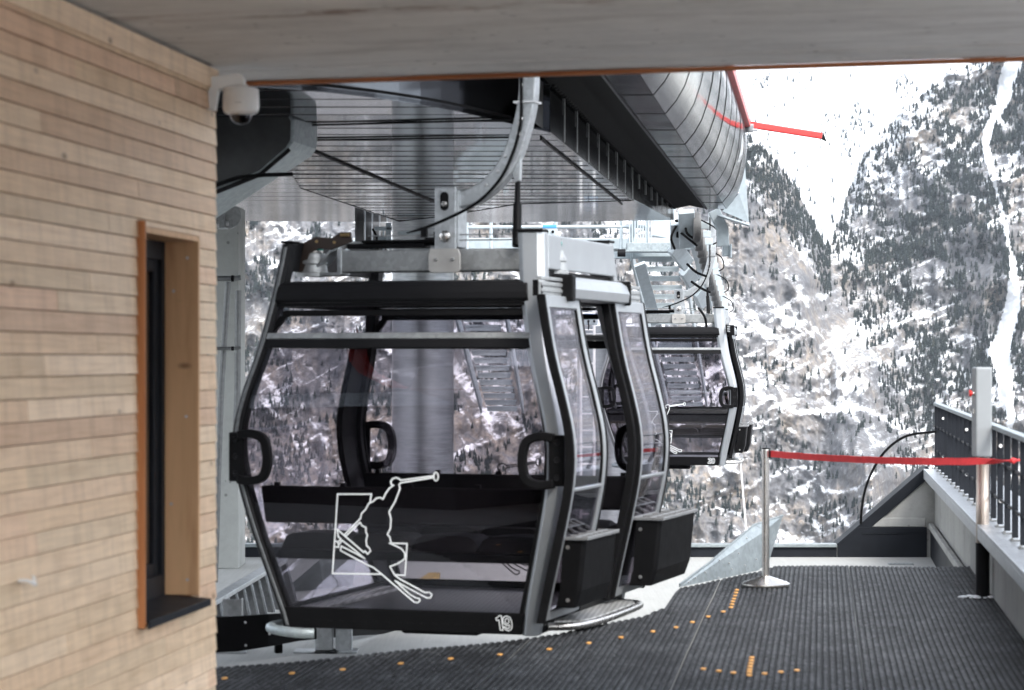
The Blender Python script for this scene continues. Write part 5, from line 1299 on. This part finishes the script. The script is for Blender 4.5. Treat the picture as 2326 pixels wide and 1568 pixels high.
# ------------------------------------------------------------------ mountains
def vnoise(x, y, seed):
    r = np.random.default_rng(seed); Tt = r.random((256,256))
    xi = np.floor(x).astype(int); yi = np.floor(y).astype(int); fx = x-xi; fy = y-yi
    fx = fx*fx*fx*(fx*(fx*6-15)+10); fy = fy*fy*fy*(fy*(fy*6-15)+10)
    g = lambda a,b: Tt[a%256,b%256]
    return (g(xi,yi)*(1-fx)+g(xi+1,yi)*fx)*(1-fy)+(g(xi,yi+1)*(1-fx)+g(xi+1,yi+1)*fx)*fy
def fbm(x, y, seed, o=5, ridged=False, gain=0.5):
    s = 0; a = 1; t = 0
    for k in range(o):
        n = vnoise(x*2**k+k*17.3, y*2**k+k*9.1, seed+k)
        if ridged: n = 1-np.abs(2*n-1)
        s = s+a*n; t += a; a *= gain
    return s/t
def mesh_grid(name, X, Y, Z, snow, mat):
    nr, nc = X.shape
    me = bpy.data.meshes.new(name)
    co_ = np.stack([X,Y,Z],-1).reshape(-1,3).astype(np.float32)
    idx = np.arange(nr*nc).reshape(nr,nc)
    q = np.stack([idx[:-1,:-1],idx[:-1,1:],idx[1:,1:],idx[1:,:-1]],-1).reshape(-1,4)
    me.vertices.add(len(co_)); me.vertices.foreach_set('co', co_.ravel())
    me.loops.add(q.size); me.loops.foreach_set('vertex_index', q.ravel().astype(np.int32))
    me.polygons.add(len(q)); me.polygons.foreach_set('loop_start', (np.arange(len(q))*4).astype(np.int32))
    me.polygons.foreach_set('use_smooth', np.ones(len(q),bool))
    me.update(calc_edges=True)
    a = me.attributes.new('snow','FLOAT','POINT'); a.data.foreach_set('value', snow.ravel().astype(np.float32))
    me.materials.append(mat); o = bpy.data.objects.new(name, me); COL.objects.link(o); return o
def sstep(a, b, x):
    t = np.clip((x-a)/(b-a),0,1); return t*t*(3-2*t)

CRX = [-200,600,1200,1500,1690,1740,1790,1830,1855,1872,1884,1905,1930,1965,2020,2085,2150,2250,2450]
CRY = [60,110,150,215,300,345,405,470,520,552,556,500,420,335,275,225,165,60,-90]
def slope_surface(PX, V):
    crest = np.interp(PX, CRX, CRY); crest = crest+10*(fbm(PX/35,PX*0+3,5,3)-0.5)*2
    tb = -0.165; tcr = (HY-crest)/F
    te = tb+(tcr-tb)*V; PY = HY-F*te
    pb_ = 1880+(PY-556)*0.33+40*(fbm(PY/90,PY*0+1,8,3)-0.5)
    side = sstep(-110,110,PX-pb_)
    r0 = 2250+(2550-2250)*side; r1 = 2950+(3350-2950)*side
    r = r0+(r1-r0)*V
    az = (PX-CX)/F
    # relief: ribs running down the slope, ledges and crags
    U = az*3000; Zm = te*3000
    rel = 190*(fbm(U/170,Zm/330,21,5,True)-0.5)+60*(fbm(U/45,Zm/60,31,4,True)-0.5)+12*(fbm(U/9,Zm/9,41,3)-0.5)
    r = r-rel
    led = 9*(fbm(U/60,Zm/22,51,4)-0.5)
    z = EYE+r*te+led*(1-sstep(0.97,1.0,V))
    return az*r, r, z, PY, side, rel, U, Zm
PXg, Vg = np.meshgrid(np.linspace(-140,2460,900), np.linspace(0,1,700))
X, Y, Z, PY, side, rel, U, Zm = slope_surface(PXg, Vg)
# snow bias: gully at the right, more snow high up, bands
gx = np.interp(PY,[100,190,330,420,560,700,800,900,1000],[2318,2290,2240,2262,2292,2300,2265,2290,2300])
gw = np.interp(PY,[100,190,330,420,560,700,800,900,1000],[24,20,9,4,4,17,26,16,4])+6*(fbm(PY/18,PY*0,61,3)-0.5)
gx = gx+9*(fbm(PY/60,PY*0+4,63,3)-0.5)*2
gul = 1-sstep(0.75,1.1,np.abs(PXg-gx)/np.maximum(gw,1))
gul = gul*(1-sstep(930,1010,PY))
snow = np.where(side>0.5, 0.46, 0.46)+0.14*(fbm(U/120,Zm/120,71,4)-0.5)*2
snow += 0.10*sstep(500,250,PY)*side
snow -= 0.12*np.exp(-((PXg-2225)/60)**2-((PY-640)/110)**2)*3      # bare cliff
dg = fbm((U*0.80+Zm*0.60)/20,(Zm*0.80-U*0.60)/150,131,4)
led1 = fbm((U*0.86+Zm*0.50)/95,(Zm*0.86-U*0.50)/11,171,4,True); led2 = fbm((U*0.60-Zm*0.80)/110,(Zm*0.60+U*0.80)/16,181,4,True)
snow += (1-side)*(0.30*(dg-0.5)-0.24+0.40*sstep(0.64,0.86,led1)+0.40*sstep(0.68,0.88,led2))
dg2 = fbm((U*0.75-Zm*0.66)/30,(Zm*0.75+U*0.66)/120,141,4)
led3 = fbm((U*0.92+Zm*0.38)/60,(Zm*0.92-U*0.38)/9,191,4,True)
snow += side*(0.36*(dg2-0.5)+0.40*sstep(0.60,0.85,led3)-0.06)
bare = sstep(0.56,0.66,fbm(U/75,Zm/60,151,4)); snow -= 0.22*bare
snow += 0.07*(1-side)*sstep(560,700,PY)*sstep(1010,850,PY)
trail = np.minimum(np.abs(PY-(905+0.16*(PXg-1700)+14*np.sin(PXg/40))), np.abs(PY-(1120-0.25*(PXg-1850)+16*np.sin(PXg/33))))
snow += 0.5*np.exp(-(trail/7)**2)*(PXg<2150)*(PXg>1620)
ledge_ = np.clip((PXg-np.interp(PY,[150,225,335,420,556,900],[2160,2085,1965,1930,1885,1990]))/110,0,1)
snow += np.where(PY<600, 0.30*(1-ledge_)*side, 0)
snow -= 0.25*sstep(1230,1330,PY)
snow = snow-0.06+gul*2.0
snow = snow*(1)
front = mesh_grid('mountain_slope', X, Y, Z, snow, M['terrain']); tag(front, 'steep rocky mountainside with snow ledges and forest', None, None, 'structure')
# snow bowl behind
PXb, Vb = np.meshgrid(np.linspace(1350,2480,260), np.linspace(0,1,220))
teb = (HY-720)/F+((HY+60)/F-(HY-720)/F)*Vb
rb = 3900+4200*Vb-150*(fbm(PXb/120,Vb*6,81,5,True)-0.5)
azb = (PXb-CX)/F; PYb = HY-F*teb
bowl = mesh_grid('snow_bowl', azb*rb, rb, EYE+rb*teb, np.full(PXb.shape,1.35)-0.35*fbm(PXb/60,Vb*9,83,4), M['terrain']); tag(bowl, 'white snow bowl above the forest', None, None, 'structure')
# valley and the other mountains all round
th = np.radians(np.arange(0,361,3.0)); rr = np.array([0,25,60,150,400,900,1500,2000,2300,2600,2900,3200,3600,4200,5200,6500,9000])
TH, RR = np.meshgrid(th, rr)
azd = np.abs(((np.degrees(TH)+180)%360)-180)
up = sstep(14,26,azd)
hm = (0.125+0.06*(fbm(TH*4,TH*0+2,91,4)-0.5)*2)*(1-0.85*np.exp(-((np.degrees(TH)-222)/45)**2))
prof3 = np.interp(RR,[0,25,60,150,400,900,1500,2000,2600,3200,4200,9000],[-7,-7,-11,-24,-60,-120,-190,-230,-230,-230,-230,-230])
rise = np.interp(RR,[1500,2000,2600,3200,3600,4200,9000],[0,0.12,0.55,1.0,0.9,0.6,0.3])*3200*hm+230*np.interp(RR,[1500,3200],[0,1])
ZV = prof3+up*rise+60*up*sstep(1500,2600,RR)*(fbm(np.sin(TH)*RR/400,np.cos(TH)*RR/400,95,4)-0.5)
vl = mesh_grid('valley_ground', np.sin(TH)*RR, np.cos(TH)*RR, ZV, np.full(RR.shape,0.20), M['terrain']); tag(vl, 'snow covered valley ground and far hills', None, None, 'structure')

# forest: many small conifers standing on the slopes, one mass
def make_forest():
    n = 260000
    px = rng.uniform(-60,2400,n); v = rng.uniform(0.15,0.998,n)
    x, y, z, py, sd, rl_, u_, zm = slope_surface(px, v)
    clump = fbm(u_/38,zm/26,101,4); clump2 = fbm(u_/120,zm/120,111,3)
    gx_ = np.interp(py,[100,190,330,420,560,700,800,900,1000],[2318,2290,2240,2262,2292,2300,2265,2290,2300])
    gw_ = np.interp(py,[100,190,330,420,560,700,800,900,1000],[24,20,9,4,4,17,26,16,4])
    gx_ = gx_+9*(fbm(py/60,py*0+4,63,3)-0.5)*2
    notg = np.where((np.abs(px-gx_)<gw_*0.95)&(py<1000),0.0,1.0)
    edge = np.clip((px-np.interp(py,[150,335,420,556,900],[2160,1965,1930,1885,1990]))/220,0,1)
    fine_ = fbm(u_/9,zm/7,161,2)
    dens_r = (0.26+0.74*edge)*sstep(0.38,0.52,clump)*(0.25+1.1*sstep(0.42,0.55,fine_))+0.07
    dens_r *= 1-0.85*np.exp(-((px-2225)/50)**2-((py-640)/90)**2)
    dens_r *= np.where(py>900, 0.75, 1.0)
    topspur = sstep(1640,1690,px)*sstep(150,0,py-np.interp(px,CRX,CRY)-20)*(px<1885)
    dens_l = 0.10*sstep(0.52,0.62,clump)+0.008+0.8*topspur*sstep(0.30,0.5,clump)+0.14*sstep(1700,1500,px)*sstep(0.45,0.6,clump)
    d = np.where(sd>0.5,dens_r,dens_l)*notg*(0.6+0.8*clump2)
    keep = rng.random(n) < d*0.62
    x,y,z,sd,py = x[keep],y[keep],z[keep],sd[keep],py[keep]
    # sparse ones on the snow bowl
    m = 6000; pb2 = rng.uniform(1600,2420,m); vb2 = rng.uniform(0.05,0.75,m)**1.2
    te2 = (HY-720)/F+((HY+60)/F-(HY-720)/F)*vb2; rb2 = 3900+4200*vb2-150*(fbm(pb2/120,vb2*6,81,5,True)-0.5); a2 = (pb2-CX)/F
    k2 = rng.random(m) < 0.9*sstep(0.58,0.68,fbm(pb2/30,vb2*16,121,3))+0.03
    H = np.concatenate([rng.uniform(4.5,9,len(x))*np.where(rng.random(len(x))<0.12,1.4,1.0), rng.uniform(8,17,k2.sum())])
    x = np.concatenate([x,(a2*rb2)[k2]]); y = np.concatenate([y,rb2[k2]]); z = np.concatenate([z,(EYE+rb2*te2)[k2]])
    nt_ = len(x); sides = 6; tiers = [(0.02,0.52,0.30),(0.30,0.78,0.22),(0.58,1.0,0.14)]
    vper = len(tiers)*(sides+1); V = np.zeros((nt_,vper,3),np.float32); Fc = []
    for k,(a,b,w) in enumerate(tiers):
        for s in range(sides):
            an = 2*PI*s/sides+rng.uniform(0,0.8,nt_); rad = H*w*rng.uniform(0.65,1.3,nt_)*0.80
            V[:,k*(sides+1)+s,0] = x+np.cos(an)*rad; V[:,k*(sides+1)+s,1] = y+np.sin(an)*rad-2; V[:,k*(sides+1)+s,2] = z+H*a*rng.uniform(0.8,1.2,nt_)-0.6
        V[:,k*(sides+1)+sides,0] = x; V[:,k*(sides+1)+sides,1] = y-2; V[:,k*(sides+1)+sides,2] = z+H*b-0.6
        for s in range(sides): Fc.append((k*(sides+1)+s,k*(sides+1)+(s+1)%sides,k*(sides+1)+sides))
    Fc = np.array(Fc); A_ = (np.arange(nt_)[:,None,None]*vper+Fc[None]).reshape(-1,3)
    me = bpy.data.meshes.new('distant_forest'); me.vertices.add(nt_*vper); me.vertices.foreach_set('co',V.ravel())
    me.loops.add(A_.size); me.loops.foreach_set('vertex_index',A_.ravel().astype(np.int32)); me.polygons.add(len(A_)); me.polygons.foreach_set('loop_start',(np.arange(len(A_))*3).astype(np.int32)); me.update(calc_edges=True)
    tint = np.repeat(np.clip(rng.normal(0.32,0.22,nt_),0,1),vper).astype(np.float32)
    at = me.attributes.new('tint','FLOAT','POINT'); at.data.foreach_set('value',tint)
    me.materials.append(M['tree']); o = bpy.data.objects.new('distant_forest',me); COL.objects.link(o)
    tag(o, 'far conifers scattered over the rocky mountainside', None, None, 'stuff'); print('trees', nt_)
make_forest()

# ------------------------------------------------------------------ haze
hm_, hnt, hout = newmat('valley_haze')
pv = hnt.nodes.new('ShaderNodeVolumePrincipled'); pv.inputs['Color'].default_value = (0.78,0.86,0.95,1); pv.inputs['Density'].default_value = 3.0e-5; pv.inputs['Anisotropy'].default_value = 0.2
hnt.links.new(pv.outputs[0], hout.inputs['Volume'])
bm = BM(); box(bm, (0,0,700),(19500,19500,2100)); tag(link('haze', bm, hm_), 'thin valley haze', None, None, 'stuff')
# ------------------------------------------------------------------ light, sky, camera
EL, AZ = math.radians(46), math.radians(150)     # sun height; compass from +Y clockwise
wd_ = bpy.data.worlds.new('World'); S.world = wd_; wd_.use_nodes = True
nt = wd_.node_tree; bg = nt.nodes['Background']
sky = nt.nodes.new('ShaderNodeTexSky'); sky.sky_type = 'NISHITA'; sky.sun_disc = False
sky.sun_elevation = EL; sky.sun_rotation = AZ; sky.air_density = 1.0; sky.dust_density = 3.0; sky.ozone_density = 0.6; sky.altitude = 1000
hs = nt.nodes.new('ShaderNodeHueSaturation'); hs.inputs['Saturation'].default_value = 0.30; nt.links.new(sky.outputs[0], hs.inputs['Color']); nt.links.new(hs.outputs[0], bg.inputs[0]); bg.inputs[1].default_value = 0.15
sl_ = bpy.data.lights.new('sun','SUN'); sl_.energy = 0.6; sl_.angle = math.radians(18); sl_.color = (1.0,0.96,0.90)
so = bpy.data.objects.new('sun', sl_); COL.objects.link(so)
sd_ = Vector((math.sin(AZ)*math.cos(EL), math.cos(AZ)*math.cos(EL), math.sin(EL)))
so.rotation_euler = sd_.to_track_quat('Z','Y').to_euler()
cam = bpy.data.cameras.new('camera'); cam.sensor_width = 36; cam.lens = 36*F/2325; cam.clip_start = 0.1; cam.clip_end = 30000
cam.shift_y = (HY-784)/2325
cam.dof.use_dof = True; cam.dof.focus_distance = 42; cam.dof.aperture_fstop = 5.0
co2 = bpy.data.objects.new('camera', cam); COL.objects.link(co2); co2.location = (0,0,EYE); co2.rotation_euler = (PI/2,0,0)
S.camera = co2
S.view_settings.view_transform = 'Standard'; S.view_settings.look = 'None'; S.view_settings.exposure = 2.45; S.view_settings.gamma = 1
S.cycles.transparent_max_bounces = 40; S.cycles.max_bounces = 10; S.cycles.glossy_bounces = 6
S.cycles.use_denoising = True; S.cycles.use_adaptive_sampling = False
